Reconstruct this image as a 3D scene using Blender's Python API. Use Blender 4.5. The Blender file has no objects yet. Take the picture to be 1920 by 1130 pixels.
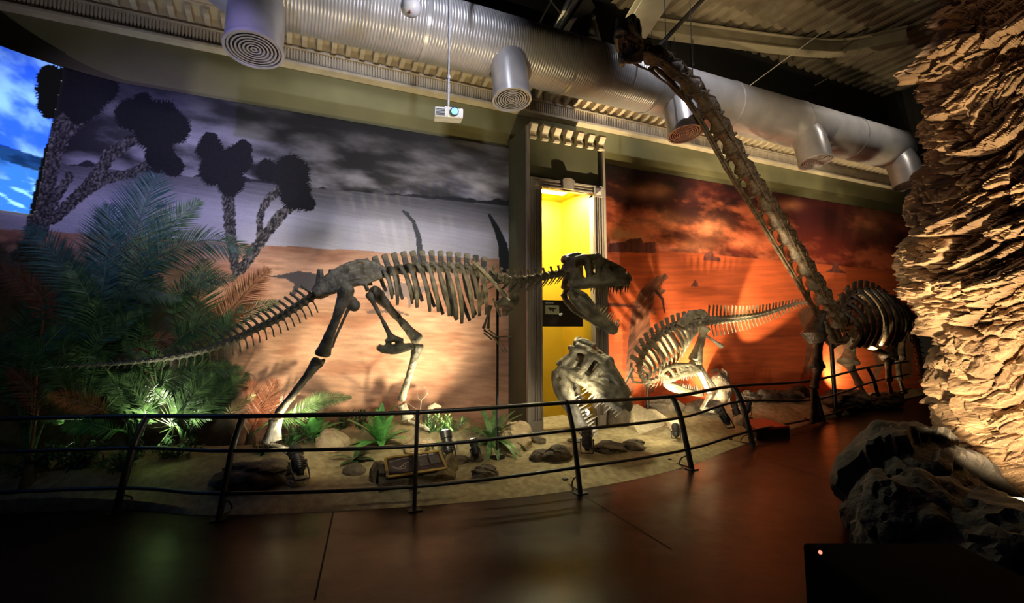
import bpy, bmesh, math, random
import numpy as np
from mathutils import Vector, Matrix, noise, Euler
random.seed(7)
PI = math.pi
R = math.radians
sc = bpy.context.scene
COL = sc.collection
# ------------------------------------------------------------------ camera
TH, PT, FL, CX, CY, H = R(65.4), R(5.7), 900.0, 960.0, 520.0, 1.6
fwd = Vector((math.cos(TH)*math.cos(PT), math.sin(TH)*math.cos(PT), math.sin(PT)))
rgt = Vector((math.sin(TH), -math.cos(TH), 0))
upv = rgt.cross(fwd)
CAM = Vector((0, 0, H))
cd = bpy.data.cameras.new('camera'); cam = bpy.data.objects.new('camera', cd); COL.objects.link(cam)
cd.sensor_width = 36; cd.lens = FL/1920*36; cd.shift_y = (CY-565)/1920.0
cd.clip_start = .05
m = Matrix((rgt, upv, -fwd)).transposed().to_4x4(); m.translation = CAM
cam.matrix_world = m
sc.camera = cam
sc.view_settings.view_transform = 'Standard'; sc.view_settings.look = 'None'
sc.view_settings.gamma = 1; sc.view_settings.use_curve_mapping = False
sc.view_settings.exposure = 1.0

def ray(x, y): return fwd*FL + rgt*(x-CX) + upv*(CY-y)
def S(x, y, Y):
    "point of the place seen in direction (x,y) of the survey photograph at distance Y along the wall normal"
    d = ray(x, y); return CAM + d*(Y/d.y)
def G(x, y, Z=0.0):
    d = ray(x, y); return CAM + d*((Z-H)/d.z)

# ------------------------------------------------------------------ numpy noise
def _h(ix, iy, iz, s):
    n = (ix*374761393 + iy*668265263 + iz*2147483647 + s*974711) & 0xffffffff
    n = ((n ^ (n >> 13))*1274126177) & 0xffffffff
    n = (n ^ (n >> 16)) & 0xffffffff
    return n/4294967295.0
def vn(x, y, z=0.0, s=0):
    x = np.asarray(x, float); y = np.asarray(y, float)+0*x; z = np.asarray(z, float)+0*x
    xi = np.floor(x).astype(np.int64); yi = np.floor(y).astype(np.int64); zi = np.floor(z).astype(np.int64)
    fx, fy, fz = x-xi, y-yi, z-zi
    fx = fx*fx*(3-2*fx); fy = fy*fy*(3-2*fy); fz = fz*fz*(3-2*fz)
    r = 0
    for a in (0, 1):
        for b in (0, 1):
            for c in (0, 1):
                w = (fx if a else 1-fx)*(fy if b else 1-fy)*(fz if c else 1-fz)
                r = r + w*_h(xi+a, yi+b, zi+c, s)
    return r
def fbm(x, y, z=0.0, s=0, o=5, g=.5):
    r = 0; a = 1; t = 0
    for i in range(o):
        r = r + a*vn(np.asarray(x)*2**i, np.asarray(y)*2**i, np.asarray(z)*2**i, s+i*17); t += a; a *= g
    return r/t
def ss(a, b, x):
    t = np.clip((np.asarray(x, float)-a)/(b-a), 0, 1); return t*t*(3-2*t)

# ------------------------------------------------------------------ materials
MATS = {}
def mat(name, col, rough=.6, metal=0, col2=None, nscale=8, bump=0, bscale=None, emit=None, estr=0, stretch=(1,1,1), spec=None, coords='Object', contrast=(.35,.65), trans=0):
    if name in MATS: return MATS[name]
    m = bpy.data.materials.new(name); m.use_nodes = True; nt = m.node_tree; N = nt.nodes; L = nt.links
    b = N['Principled BSDF']
    b.inputs['Base Color'].default_value = (*col, 1); b.inputs['Roughness'].default_value = rough; b.inputs['Metallic'].default_value = metal
    if spec is not None: b.inputs['Specular IOR Level'].default_value = spec
    if emit: b.inputs['Emission Color'].default_value = (*emit, 1); b.inputs['Emission Strength'].default_value = estr
    if trans: b.inputs['Transmission Weight'].default_value = trans
    tc = N.new('ShaderNodeTexCoord'); mp = N.new('ShaderNodeMapping'); mp.inputs['Scale'].default_value = stretch
    L.new(tc.outputs[coords], mp.inputs['Vector'])
    nz = N.new('ShaderNodeTexNoise'); nz.inputs['Scale'].default_value = nscale; nz.inputs['Detail'].default_value = 6
    L.new(mp.outputs[0], nz.inputs['Vector'])
    if col2 is None: col2 = tuple(c*.75 for c in col)
    cr = N.new('ShaderNodeValToRGB'); cr.color_ramp.elements[0].color = (*col2, 1); cr.color_ramp.elements[1].color = (*col, 1)
    cr.color_ramp.elements[0].position = contrast[0]; cr.color_ramp.elements[1].position = contrast[1]
    L.new(nz.outputs['Fac'], cr.inputs['Fac']); L.new(cr.outputs[0], b.inputs['Base Color'])
    if bump:
        n2 = N.new('ShaderNodeTexNoise'); n2.inputs['Scale'].default_value = bscale or nscale*4; n2.inputs['Detail'].default_value = 8
        L.new(mp.outputs[0], n2.inputs['Vector'])
        bp = N.new('ShaderNodeBump'); bp.inputs['Strength'].default_value = bump; bp.inputs['Distance'].default_value = .02
        L.new(n2.outputs['Fac'], bp.inputs['Height']); L.new(bp.outputs[0], b.inputs['Normal'])
    MATS[name] = m; return m
def attr_mat(name, rough=.8, nscale=60, amt=.25, spec=.3, stretch=(1,1,1)):
    "printed canvas: colours of the print with a fine procedural grain"
    m = bpy.data.materials.new(name); m.use_nodes = True; nt = m.node_tree; N = nt.nodes; L = nt.links
    b = N['Principled BSDF']; b.inputs['Roughness'].default_value = rough; b.inputs['Specular IOR Level'].default_value = spec
    a = N.new('ShaderNodeAttribute'); a.attribute_name = 'print'
    tc = N.new('ShaderNodeTexCoord'); mp = N.new('ShaderNodeMapping'); mp.inputs['Scale'].default_value = stretch
    nz = N.new('ShaderNodeTexNoise'); nz.inputs['Scale'].default_value = nscale; nz.inputs['Detail'].default_value = 4
    L.new(tc.outputs['Object'], mp.inputs[0]); L.new(mp.outputs[0], nz.inputs['Vector'])
    mr = N.new('ShaderNodeMapRange'); mr.inputs['From Min'].default_value = .3; mr.inputs['From Max'].default_value = .7
    mr.inputs['To Min'].default_value = 1-amt; mr.inputs['To Max'].default_value = 1+amt
    L.new(nz.outputs['Fac'], mr.inputs['Value'])
    vm = N.new('ShaderNodeVectorMath'); vm.operation = 'SCALE'; L.new(a.outputs['Color'], vm.inputs[0]); L.new(mr.outputs[0], vm.inputs['Scale'])
    L.new(vm.outputs[0], b.inputs['Base Color'])
    return m

# ------------------------------------------------------------------ mesh builder
ORG = {}
def org(o): return ORG.get(o.name, Vector((0, 0, 0)))
def tag(o, label=None, cat=None, group=None, kind=None):
    if label: o['label'] = label
    if cat: o['category'] = cat
    if group: o['group'] = group
    if kind: o['kind'] = kind
    return o
def empty(name, loc=(0,0,0), label=None, cat=None, group=None):
    o = bpy.data.objects.new(name, None); o.empty_display_size = .1; COL.objects.link(o); o.location = loc
    ORG[o.name] = Vector(loc); tag(o, label, cat, group); return o
def frame(t, ref=None):
    t = t.normalized(); ref = ref or Vector((0, 0, 1))
    if abs(t.dot(ref)) > .95: ref = Vector((0, 1, 0)) if abs(t.y) < .9 else Vector((1, 0, 0))
    s = ref.cross(t).normalized(); u = t.cross(s).normalized(); return t, s, u
class MB:
    def __init__(s): s.v = []; s.f = []; s.mi = []; s.cur = 0
    def add(s, vs, fs):
        n = len(s.v); s.v += [tuple(v) for v in vs]; s.f += [tuple(n+i for i in f) for f in fs]; s.mi += [s.cur]*len(fs); return s
    def box(s, c, d, M=None):
        c = Vector(c); hx, hy, hz = d[0]/2, d[1]/2, d[2]/2
        vs = [Vector((x, y, z)) for x in (-hx, hx) for y in (-hy, hy) for z in (-hz, hz)]
        vs = [c + (M @ v if M else v) for v in vs]
        return s.add(vs, [(0,1,3,2),(4,6,7,5),(0,4,5,1),(2,3,7,6),(0,2,6,4),(1,5,7,3)])
    def tube(s, pts, rad, n=8, flat=1.0, ref=None, cap=True):
        pts = [Vector(p) for p in pts]; N = len(pts)
        if isinstance(rad, (int, float)): rad = [rad]*N
        vs = []; su = None
        for i, p in enumerate(pts):
            t = (pts[min(i+1, N-1)] - pts[max(i-1, 0)])
            if t.length < 1e-9: t = Vector((0, 0, 1))
            if su is None or ref: t, sd, u = frame(t, ref)
            else:
                t.normalize(); sd = su - t*su.dot(t)
                if sd.length < 1e-6: t, sd, u = frame(t)
                sd.normalize(); u = t.cross(sd)
            su = sd
            for k in range(n):
                a = 2*PI*k/n; vs.append(p + sd*math.cos(a)*rad[i] + u*math.sin(a)*rad[i]*flat)
        fs = [(i*n+k, i*n+(k+1) % n, (i+1)*n+(k+1) % n, (i+1)*n+k) for i in range(N-1) for k in range(n)]
        if cap: fs += [tuple(range(n-1, -1, -1)), tuple((N-1)*n+k for k in range(n))]
        return s.add(vs, fs)
    def bone(s, a, b, rm, ra, rb, n=10, flat=.8, bow=(0,0,0), ref=None):
        a, b, bw = Vector(a), Vector(b), Vector(bow)
        ts = [0, .02, .06, .13, .24, .4, .58, .75, .86, .94, .98, 1]
        rs = [ra*.55, ra*.9, ra, ra*.8, (ra+rm*2)/3.2, rm, rm, (rb+rm*2)/3.2, rb*.8, rb, rb*.9, rb*.55]
        return s.tube([a+(b-a)*t + bw*math.sin(PI*t) for t in ts], rs, n, flat, ref)
    def ball(s, c, r, n=10, m=7):
        c = Vector(c); r = Vector(r) if hasattr(r, '__len__') else Vector((r, r, r)); vs = []; fs = []
        for j in range(1, m):
            for i in range(n):
                a, b = 2*PI*i/n, PI*j/m
                vs.append(c + Vector((r.x*math.cos(a)*math.sin(b), r.y*math.sin(a)*math.sin(b), r.z*math.cos(b))))
        for j in range(m-2):
            for i in range(n): fs.append((j*n+i, (j+1)*n+i, (j+1)*n+(i+1) % n, j*n+(i+1) % n))
        vs += [c+Vector((0,0,r.z)), c-Vector((0,0,r.z))]; k = (m-1)*n
        for i in range(n): fs += [(k, i, (i+1) % n), (k+1, (m-2)*n+(i+1) % n, (m-2)*n+i)]
        return s.add(vs, fs)
    def cone(s, a, b, r, n=6):
        return s.tube([a, (Vector(a)*.55+Vector(b)*.45), b], [r, r*.7, r*.08], n)
    def prism(s, poly, d):
        "closed outline poly (3D points) pushed through by vector d"
        d = Vector(d); n = len(poly); vs = [Vector(p) for p in poly] + [Vector(p)+d for p in poly]
        return s.add(vs, [tuple(range(n)), tuple(range(2*n-1, n-1, -1))] + [(i, i+n, (i+1) % n+n, (i+1) % n) for i in range(n)])
    def extrude_x(s, prof, x0, x1, close=False):
        n = len(prof); vs = [(x0, y, z) for y, z in prof] + [(x1, y, z) for y, z in prof]
        fs = [(i, i+1, n+i+1, n+i) for i in range(n-1)]
        if close: fs += [(n-1, 0, n, 2*n-1), tuple(range(n)), tuple(range(2*n-1, n-1, -1))]
        return s.add(vs, fs)
    def mesh(s, name, mats, o=Vector((0,0,0)), smooth=True):
        me = bpy.data.meshes.new(name)
        me.from_pydata([(v[0]-o.x, v[1]-o.y, v[2]-o.z) for v in s.v], [], s.f)
        mats = mats if isinstance(mats, (list, tuple)) else [mats]
        for m_ in mats: me.materials.append(m_)
        if len(mats) > 1: me.polygons.foreach_set('material_index', s.mi)
        bm = bmesh.new(); bm.from_mesh(me); bmesh.ops.recalc_face_normals(bm, faces=bm.faces); bm.to_mesh(me); bm.free()
        if smooth:
            me.polygons.foreach_set('use_smooth', [True]*len(me.polygons))
            try: me.set_sharp_from_angle(angle=R(40))
            except Exception: pass
        me.update(); return me
    def build(s, name, mats, parent=None, loc=None, smooth=True):
        o_ = org(parent) if parent else (Vector(loc) if loc is not None else Vector((0,0,0)))
        me = s.mesh(name, mats, o_, smooth)
        o = bpy.data.objects.new(name, me); COL.objects.link(o); ORG[o.name] = o_
        if parent: o.parent = parent
        else: o.location = o_
        return o
def remesh(o, vox, smooth=3, disp=0, dscale=.1):
    md = o.modifiers.new('remesh', 'REMESH'); md.mode = 'VOXEL'; md.voxel_size = vox; md.use_smooth_shade = True
    if smooth:
        sm = o.modifiers.new('smooth', 'SMOOTH'); sm.iterations = smooth; sm.factor = .5
    if disp:
        tx = bpy.data.textures.new(o.name+'_lumps', 'CLOUDS'); tx.noise_scale = dscale
        dm = o.modifiers.new('lumps', 'DISPLACE'); dm.texture = tx; dm.strength = disp; dm.mid_level = .5
    return o
def copy_tree(o, parent=None, loc=None, rot=None, scale=None, label=None, group=None):
    c = o.copy(); COL.objects.link(c)
    if parent: c.parent = parent
    if loc is not None: c.location = loc
    if rot is not None: c.rotation_euler = rot
    if scale is not None: c.scale = (scale,)*3 if isinstance(scale, (int, float)) else scale
    if label: c['label'] = label
    if group: c['group'] = group
    ORG[c.name] = Vector(c.location)
    for ch in list(o.children): copy_tree(ch, c)
    return c
def structure(o, label=None):
    o['kind'] = 'structure'; return o
def catmull(pts, n):
    pts = [Vector(p) for p in pts]; P = [pts[0]*2-pts[1]] + pts + [pts[-1]*2-pts[-2]]; out = []
    for i in range(1, len(P)-2):
        for k in range(n):
            t = k/n; a, b, c, d = P[i-1], P[i], P[i+1], P[i+2]
            out.append(.5*((2*b)+(c-a)*t+(2*a-5*b+4*c-d)*t*t+(3*b-a-3*c+d)*t*t*t))
    out.append(pts[-1].copy()); return out
def resample(pts, n):
    L = [0]
    for a, b in zip(pts, pts[1:]): L.append(L[-1]+(b-a).length)
    out = []; j = 0
    for k in range(n):
        d = L[-1]*k/(n-1)
        while j < len(L)-2 and L[j+1] < d: j += 1
        t = (d-L[j])/max(1e-9, L[j+1]-L[j]); out.append(pts[j].lerp(pts[j+1], min(1, t)))
    return out
def spot(name, loc, target, power, col, ang, blend=.4, rad=.03):
    l = bpy.data.lights.new(name, 'SPOT'); l.energy = power; l.color = col; l.spot_size = R(ang); l.spot_blend = blend; l.shadow_soft_size = rad
    o = bpy.data.objects.new(name, l); COL.objects.link(o); o.location = loc
    o.rotation_euler = (Vector(target)-Vector(loc)).to_track_quat('-Z', 'Y').to_euler(); return o
def area(name, loc, target, power, col, sx, sy):
    l = bpy.data.lights.new(name, 'AREA'); l.energy = power; l.color = col; l.shape = 'RECTANGLE'; l.size = sx; l.size_y = sy
    o = bpy.data.objects.new(name, l); COL.objects.link(o); o.location = loc
    o.rotation_euler = (Vector(target)-Vector(loc)).to_track_quat('-Z', 'Y').to_euler(); return o

# ------------------------------------------------------------------ shared materials
M_bone = mat('bone_dark', (.30,.27,.19), .45, col2=(.10,.09,.065), nscale=9, bump=.5, bscale=45)
M_bone_l = mat('bone_pale', (.62,.55,.38), .5, col2=(.34,.28,.17), nscale=10, bump=.4, bscale=50)
M_bone_br = mat('bone_brown', (.13,.095,.055), .35, col2=(.03,.02,.012), nscale=10, bump=.5, bscale=40)
M_tooth = mat('tooth_enamel', (.75,.7,.55), .3, col2=(.5,.42,.3), nscale=30)
M_black = mat('black_steel', (.022,.02,.02), .38, 0, col2=(.012,.011,.011), nscale=20)
M_olive = mat('olive_wall_paint', (.20,.185,.075), .75, col2=(.165,.15,.06), nscale=2, bump=.06, bscale=80)
M_trim = mat('cream_plaster', (.62,.53,.37), .55, col2=(.5,.42,.29), nscale=6)
M_duct = mat('grey_duct_metal', (.52,.5,.48), .34, .35, col2=(.42,.41,.4), nscale=4)
M_white = mat('white_metal', (.72,.72,.72), .35, col2=(.6,.6,.6), nscale=5)
M_grey = mat('grey_plastic', (.38,.39,.4), .45, col2=(.3,.31,.32), nscale=5)
M_rockd = mat('dark_rock', (.17,.13,.085), .85, col2=(.06,.045,.03), nscale=5, bump=.9, bscale=25)
M_rockt = mat('tan_rock', (.50,.40,.25), .85, col2=(.3,.22,.13), nscale=5, bump=.8, bscale=22)
# ================================================================== SETTING
YM, YP = 6.6, 6.0           # mural plane, pilaster face
PX0, PX1 = 2.97, 4.32
# --- rail plan curve (also the edge of the sand bed)
RB = [G(245,960), G(410,975), G(777,957), G(1088,925), G(1297,880), G(1412,835), G(1545,792)]
RB[0] = Vector((-1.30, 5.30, 0))
RAILPTS = [Vector((-3.9,5.9,0)), Vector((-2.75,5.75,0))] + RB + [Vector((10.4,5.62,0)), Vector((12.6,6.05,0)), Vector((14.5,6.3,0))]
RC = catmull(RAILPTS, 16)
RCx = np.array([p.x for p in RC]); RCy = np.array([p.y for p in RC])
def edge_y(x): return np.interp(x, RCx, RCy)+.10
def sandz(x, y):
    x = np.asarray(x, float); y = np.asarray(y, float)
    d = np.clip(y-edge_y(x), 0, 3)
    z = .015+.075*ss(0, .35, d)+.05*ss(.3, 2, d)
    def mound(cx, cy, rx, ry, h): return h*np.exp(-(((x-cx)/rx)**2+((y-cy)/ry)**2))
    z = z + mound(-.3, 5.75, .7, .5, .20) + mound(1.75, 6.0, .8, .5, .30)+mound(.9, 6.2, .7, .4, .2)
    z = z + mound(5.4, 5.9, .8, .5, .12) + mound(8.5, 6.1, 2.5, .5, .18) + mound(3.1, 4.9, .5, .3, .03)+mound(-1.6,6.2,1,.6,.25)
    z = z + .05*(fbm(x*2.2, y*2.2, 0, 3)-.5)*ss(0, .3, d) + .018*(fbm(x*9, y*9, 0, 9)-.5)
    z = z - mound(3.7, 6.2, .6, .5, .05)
    return z
def sand_at(x, y): return float(sandz(x, y))
def GS(px, py):
    "first place where the line of sight meets the sand"
    zs = np.linspace(.62, -.02, 321); P = [G(px, py, z) for z in zs]
    X = np.array([p.x for p in P]); Y = np.array([p.y for p in P]); hit = np.nonzero((sandz(X, Y) >= zs) | (Y > 6.42))[0]
    p = P[hit[0]] if len(hit) else P[-1]; p.z = sand_at(p.x, p.y); return p

# floor
def floor_mat():
    m = bpy.data.materials.new('polished_concrete'); m.use_nodes = True; nt = m.node_tree; N = nt.nodes; L = nt.links
    b = N['Principled BSDF']; b.inputs['Specular IOR Level'].default_value = .18
    tc = N.new('ShaderNodeTexCoord'); nz = N.new('ShaderNodeTexNoise'); nz.inputs['Scale'].default_value = 1.6; nz.inputs['Detail'].default_value = 9
    L.new(tc.outputs['Object'], nz.inputs['Vector'])
    cr = N.new('ShaderNodeValToRGB'); e = cr.color_ramp.elements
    e[0].position = .3; e[0].color = (.008,.003,.002,1); e[1].position = .7; e[1].color = (.034,.013,.007,1)
    L.new(nz.outputs['Fac'], cr.inputs['Fac']); L.new(cr.outputs[0], b.inputs['Base Color'])
    n2 = N.new('ShaderNodeTexNoise'); n2.inputs['Scale'].default_value = 7; n2.inputs['Detail'].default_value = 6; L.new(tc.outputs['Object'], n2.inputs['Vector'])
    mr = N.new('ShaderNodeMapRange'); mr.inputs['To Min'].default_value = .24; mr.inputs['To Max'].default_value = .42
    L.new(n2.outputs['Fac'], mr.inputs['Value']); L.new(mr.outputs[0], b.inputs['Roughness'])
    bp = N.new('ShaderNodeBump'); bp.inputs['Strength'].default_value = .12; bp.inputs['Distance'].default_value = .02
    L.new(n2.outputs['Fac'], bp.inputs['Height']); L.new(bp.outputs[0], b.inputs['Normal'])
    return m
fm = floor_mat(); M_joint = mat('floor_joint', (.006,.004,.003), .9)
b = MB(); b.add([(-9,-7,0),(17,-7,0),(17,7.2,0),(-9,7.2,0)], [(0,1,2,3)]); b.cur = 1
def joint(px0, px1, w=.006):
    a, c = G(*px0), G(*px1); d = (c-a).normalized(); n = Vector((-d.y, d.x, 0))*w
    b.add([a-n+Vector((0,0,.0015)), a+n+Vector((0,0,.0015)), c+n+Vector((0,0,.0015)), c-n+Vector((0,0,.0015))], [(0,1,2,3)])
joint((628,945),(590,1125)); joint((1095,930),(1260,1030)); joint((400,975),(1080,905)); joint((1100,900),(1560,800)); joint((1460,870),(1572,905))
structure(b.build('floor', [fm, M_joint], smooth=False))

# sand bed
M_sand = mat('sand', (.43,.35,.19), .95, col2=(.27,.21,.11), nscale=14, bump=.7, bscale=120)
xs = np.concatenate([np.arange(-3.4, 8, .045), np.arange(8, 14, .12)]); nt_ = 46
b = MB(); V = []
for x in xs:
    y0 = float(edge_y(x)); y1 = 6.98 if (PX0 < x < PX1) else 6.60
    if x < -1.6: y1 = max(y0+.02, 6.6-.34*((-1.6-x)/1.0)**2-.1*(-1.6-x))
    for k in range(nt_):
        t = k/(nt_-1); V.append((x, y0+(y1-y0)*t, 0))
V = np.array(V); V[:, 2] = sandz(V[:, 0], V[:, 1]); V[::nt_, 2] = .002
b.add(V.tolist(), [(i*nt_+k, (i+1)*nt_+k, (i+1)*nt_+k+1, i*nt_+k+1) for i in range(len(xs)-1) for k in range(nt_-1)])
o = b.build('sand_bed', M_sand); tag(o, 'pale yellowish sand bed mounded between the curved railing and the murals', 'sand', kind='stuff')

# upper olive wall behind the murals, far end wall and side wall
b = MB(); b.box((-1.65, 6.78, 3.3), (9.24, .24, 6.6)); b.box((9.16, 6.78, 3.3), (9.68, .24, 6.6)); b.box((3.645, 6.78, 5.35), (1.35, .24, 2.5))
structure(b.build('wall_back', M_olive, smooth=False))
M_dark = mat('dark_paint', (.012,.012,.013), .9)
b = MB(); b.box((14.1, .6, 4.2), (.2, 12.6, 8.4)); structure(b.build('wall_right', M_dark, smooth=False))
b = MB(); b.box((-6.4, .6, 4.2), (.2, 12.6, 8.4)); structure(b.build('wall_left', M_dark, smooth=False))
b = MB(); b.box((3.9, -5.8, 4.2), (20.4, .2, 8.4)); structure(b.build('wall_front', M_dark, smooth=False))
b = MB(); b.box((3.9, .6, 9.1), (20.8, 12.8, .2)); b.box((3.9, 7.0, 7.9), (20.8, .2, 2.6)); structure(b.build('ceiling', M_dark, smooth=False))

# --- cornice
b = MB()
prof = [(6.66,4.70),(6.40,4.70),(6.36,4.72),(6.31,4.735),(6.31,4.765),(6.335,4.775),(6.335,4.79),(6.42,4.80),(6.42,4.965),(6.36,4.975),(6.36,4.99),(6.40,5.0),(6.40,5.14),
        (6.13,5.145),(6.13,5.165),(6.09,5.175),(6.05,5.20),(6.035,5.235),(6.05,5.27),(6.09,5.295),(6.14,5.30),(6.14,5.33),(6.66,5.34)]
prof = [(min(6.66, y_+.26), z_+.25) for y_, z_ in prof]
b.extrude_x(prof, -5.5, 13.9)
x = -5.4
while x < 13.8:
    b.box((x, 6.648, 5.135), (.019, .05, .15)); x += .036
x = -5.3
while x < 13.8:
    pr = [(6.40,5.03),(6.26,5.045),(6.21,5.07),(6.16,5.065),(6.15,5.10),(6.155,5.14),(6.40,5.14)]
    b.extrude_x([(y_+.26, z_+.25) for y_, z_ in pr], x, x+.062, True); x += .182
structure(b.build('trim_1', M_trim, smooth=False))

# --- pilaster with the lit alcove
OX0, OX1, OZ1 = 3.21, 4.10, 3.60
b = MB()
M_olived = mat('olive_dark_paint', (.10,.10,.055), .7, col2=(.08,.08,.042), nscale=2)
M_stone = mat('grey_stone_trim', (.33,.285,.23), .6, col2=(.24,.2,.165), nscale=5, stretch=(4,4,.6))
zt = 4.46
# olive jambs (side cheeks) and the lintel block
b.box((PX0+.03, (YP+6.66)/2+.01, zt/2), (.06, 6.66-YP-.02, zt)); b.box((PX1-.03, (YP+6.66)/2+.01, zt/2), (.06, 6.66-YP-.02, zt))
b.box(((PX0+PX1)/2, 6.34, (OZ1+.12+zt)/2+.02), (PX1-PX0-.12, .6, zt-OZ1-.16))
structure(b.build('trim_2', M_olived, smooth=False))
b = MB()
def pil(x0, x1, z0, z1, y, d=.05): b.box(((x0+x1)/2, y+d/2, (z0+z1)/2), (x1-x0, d, z1-z0))
# outer edge strips full height
pil(PX0, PX0+.045, .05, zt+.02, YP-.03, .06); pil(PX1-.045, PX1, .05, zt+.02, YP-.03, .06)
for (x0, x1) in ((PX0+.05, OX0-.0), (OX1+.0, PX1-.05)):
    pil(x0, x1, .05, OZ1-.02, YP, .10)
    w = x1-x0
    for a, c in ((0, .03), (.38, .46), (.56, .62), (.86, 1)):
        pil(x0+a*w, x0+c*w, .05, OZ1-.05, YP-.022, .03)
    pil(x0, x1, .05, .30, YP-.028, .03)      # plinth blocks
    pil(x0, x1, OZ1-.05, OZ1+.12, YP-.035, .13)  # corner blocks
    c = ((x0+x1)/2, OZ1+.035)                # diamond rosette
    s_ = .055; b.add([(c[0]-s_, YP-.036, c[1]-s_), (c[0]+s_, YP-.036, c[1]-s_), (c[0]+s_, YP-.036, c[1]+s_), (c[0]-s_, YP-.036, c[1]+s_), (c[0], YP-.075, c[1])],
                     [(0,1,4),(1,2,4),(2,3,4),(3,0,4)])
# header with mouldings and the rounded keystone
pil(OX0, OX1, OZ1, OZ1+.11, YP, .12); pil(OX0, OX1, OZ1+.095, OZ1+.12, YP-.03, .05); pil(OX0, OX1, OZ1, OZ1+.02, YP-.02, .05); pil(OX0, OX1, OZ1+.05, OZ1+.062, YP-.015, .05)
kc = (OX0+OX1)/2-.01; poly = [Vector((kc-.085, YP-.06, OZ1+.0)), Vector((kc+.085, YP-.06, OZ1))]
for k in range(11):
    a = PI*k/10; poly.append(Vector((kc+.105*math.cos(a), YP-.06, OZ1+.125+.045*math.sin(a))))
b.prism(poly, (0, .10, 0))
structure(b.build('trim_3', M_stone, smooth=False))
# capital brackets
b = MB(); nb = 7
for k in range(nb):
    x0 = PX0+.05+k*(PX1-PX0-.17)/(nb-1); pr = [(6.0,zt-.17),(5.955,zt-.17),(5.95,zt-.145),(5.975,zt-.12),(5.965,zt-.06),(5.93,zt-.02),(5.90,zt+.02),(5.91,zt+.05),(5.93,zt+.06),(6.06,zt+.06),(6.06,zt-.1)]
    b.extrude_x(pr, x0, x0+.10, True)
structure(b.build('trim_4', M_trim, smooth=False))
# alcove
M_yel = mat('yellow_alcove_paint', (.50,.32,.005), .6, col2=(.46,.29,.004), nscale=2)
b = MB(); x0, x1, yb = OX0-.02, OX1+.02, 6.98
b.box((x0-.02, (YP+.1+yb)/2, 1.9), (.04, yb-YP-.1, 3.9)); b.box((x1+.02, (YP+.1+yb)/2, 1.9), (.04, yb-YP-.1, 3.9))
b.box(((x0+x1)/2, yb+.02, 1.9), (x1-x0+.08, .04, 3.9)); b.box(((x0+x1)/2, (YP+.12+yb)/2, 3.72), (x1-x0, yb-YP-.1, .04))
structure(b.build('wall_alcove', M_yel, smooth=False))
la = area('alcove_lamp', ((x0+x1)/2, 6.45, 3.68), ((x0+x1)/2, 6.60, 2.5), 75, (1, .95, .62), .5, .25)
t = empty('alcove_lamp_panel', ((x0+x1)/2, 6.45, 3.69), 'lamp panel set in the top of the yellow lit alcove', 'lamp')
b = MB(); b.box(((x0+x1)/2, 6.45, 3.695), (.5, .25, .01)); b.build('diffuser', mat('lamp_diffuser', (1,1,.8), .5, emit=(1,.93,.45), estr=3), t, smooth=False)
b = MB(); b.box(((x0+x1)/2, 6.45, 3.70), (.54, .29, .012)); b.build('frame', M_white, t, smooth=False)

# --- black display case in alcove with its card
p0 = S(1022, 562, 6.12); p1 = S(1094, 612, 6.12)
t = empty('display_panel', ((x0+x1)/2, 6.3, p1.z), 'black display panel with specimen card hanging across the yellow alcove', 'sign')
b = MB(); w = p1.x-x0; b.box((x0+w/2, 6.24, (p0.z+p1.z)/2), (w, .22, p0.z-p1.z)); b.build('panel', M_black, t, smooth=False)
b = MB(); c0, c1 = S(1022, 572, 6.128), S(1048, 589, 6.128)
b.box(((c0.x+c1.x)/2, 6.126, (c0.z+c1.z)/2), (c1.x-c0.x, .006, c0.z-c1.z)); b.cur = 1
cx, cz = (c0.x+c1.x)/2, (c0.z+c1.z)/2
bo = [(-.07,.03),(-.05,.045),(0,.04),(.05,.035),(.09,.04),(.05,.02),(.02,.012),(.03,-.02),(.015,-.02),(.0,.008),(-.02,.012),(-.02,-.01),(-.035,-.01),(-.04,.015),(-.06,.018)]
b.prism([Vector((cx+x_, 6.122, cz+z_-.01)) for x_, z_ in bo], (0, .002, 0))
b.build('card', [mat('card_green_white', (.6,.62,.4), .6), M_black], t, smooth=False)
b = MB(); q0, q1 = S(1023, 566, 6.125), S(1040, 569, 6.125); xx = q0.x
for wd in (.030,.018,.026,.034,.022,.03,.0,.03,.022,.028):
    if xx+wd*.8 < q1.x+.02 and wd: b.box((xx+wd*.35, 6.127, (q0.z+q1.z)/2), (wd*.62, .003, q0.z-q1.z))
    xx += max(wd, .02)*.85
b.build('lettering', M_white, t, smooth=False)
b = MB(); b.tube([S(1049,590,6.11), S(1054,588,6.08)], [.02,.012], 8); b.build('lamp', M_white, t)

# ================================================================== MURALS
pv = np.array([list(fwd), list(rgt), list(upv)])
def projn(P):
    d = P-np.array([0, 0, H]); z = d@pv[0]; return CX+FL*(d@pv[1])/z, CY-FL*(d@pv[2])/z
def inpoly(x, y, poly):
    r = np.zeros(x.shape, bool); n = len(poly); j = n-1
    for i in range(n):
        xi, yi = poly[i]; xj, yj = poly[j]
        c = ((yi > y) != (yj > y)) & (x < (xj-xi)*(y-yi)/(yj-yi+1e-9)+xi); r ^= c; j = i
    return r
def stroke(x, y, pts, ws, jag=0, s=0):
    r = np.zeros(x.shape, bool)
    if jag: 
        q = (fbm(x/5, y/5, 0, s, 2)-.5)*2*jag
    else: q = 0
    for (a, wa), (c, wc) in zip(zip(pts, ws), zip(pts[1:], ws[1:])):
        ax, ay = a; dx, dy = c[0]-ax, c[1]-ay; t = np.clip(((x-ax)*dx+(y-ay)*dy)/(dx*dx+dy*dy), 0, 1)
        d = np.hypot(x-ax-t*dx, y-ay-t*dy); r |= d < (wa+(wc-wa)*t)*.5+q
    return r
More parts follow.
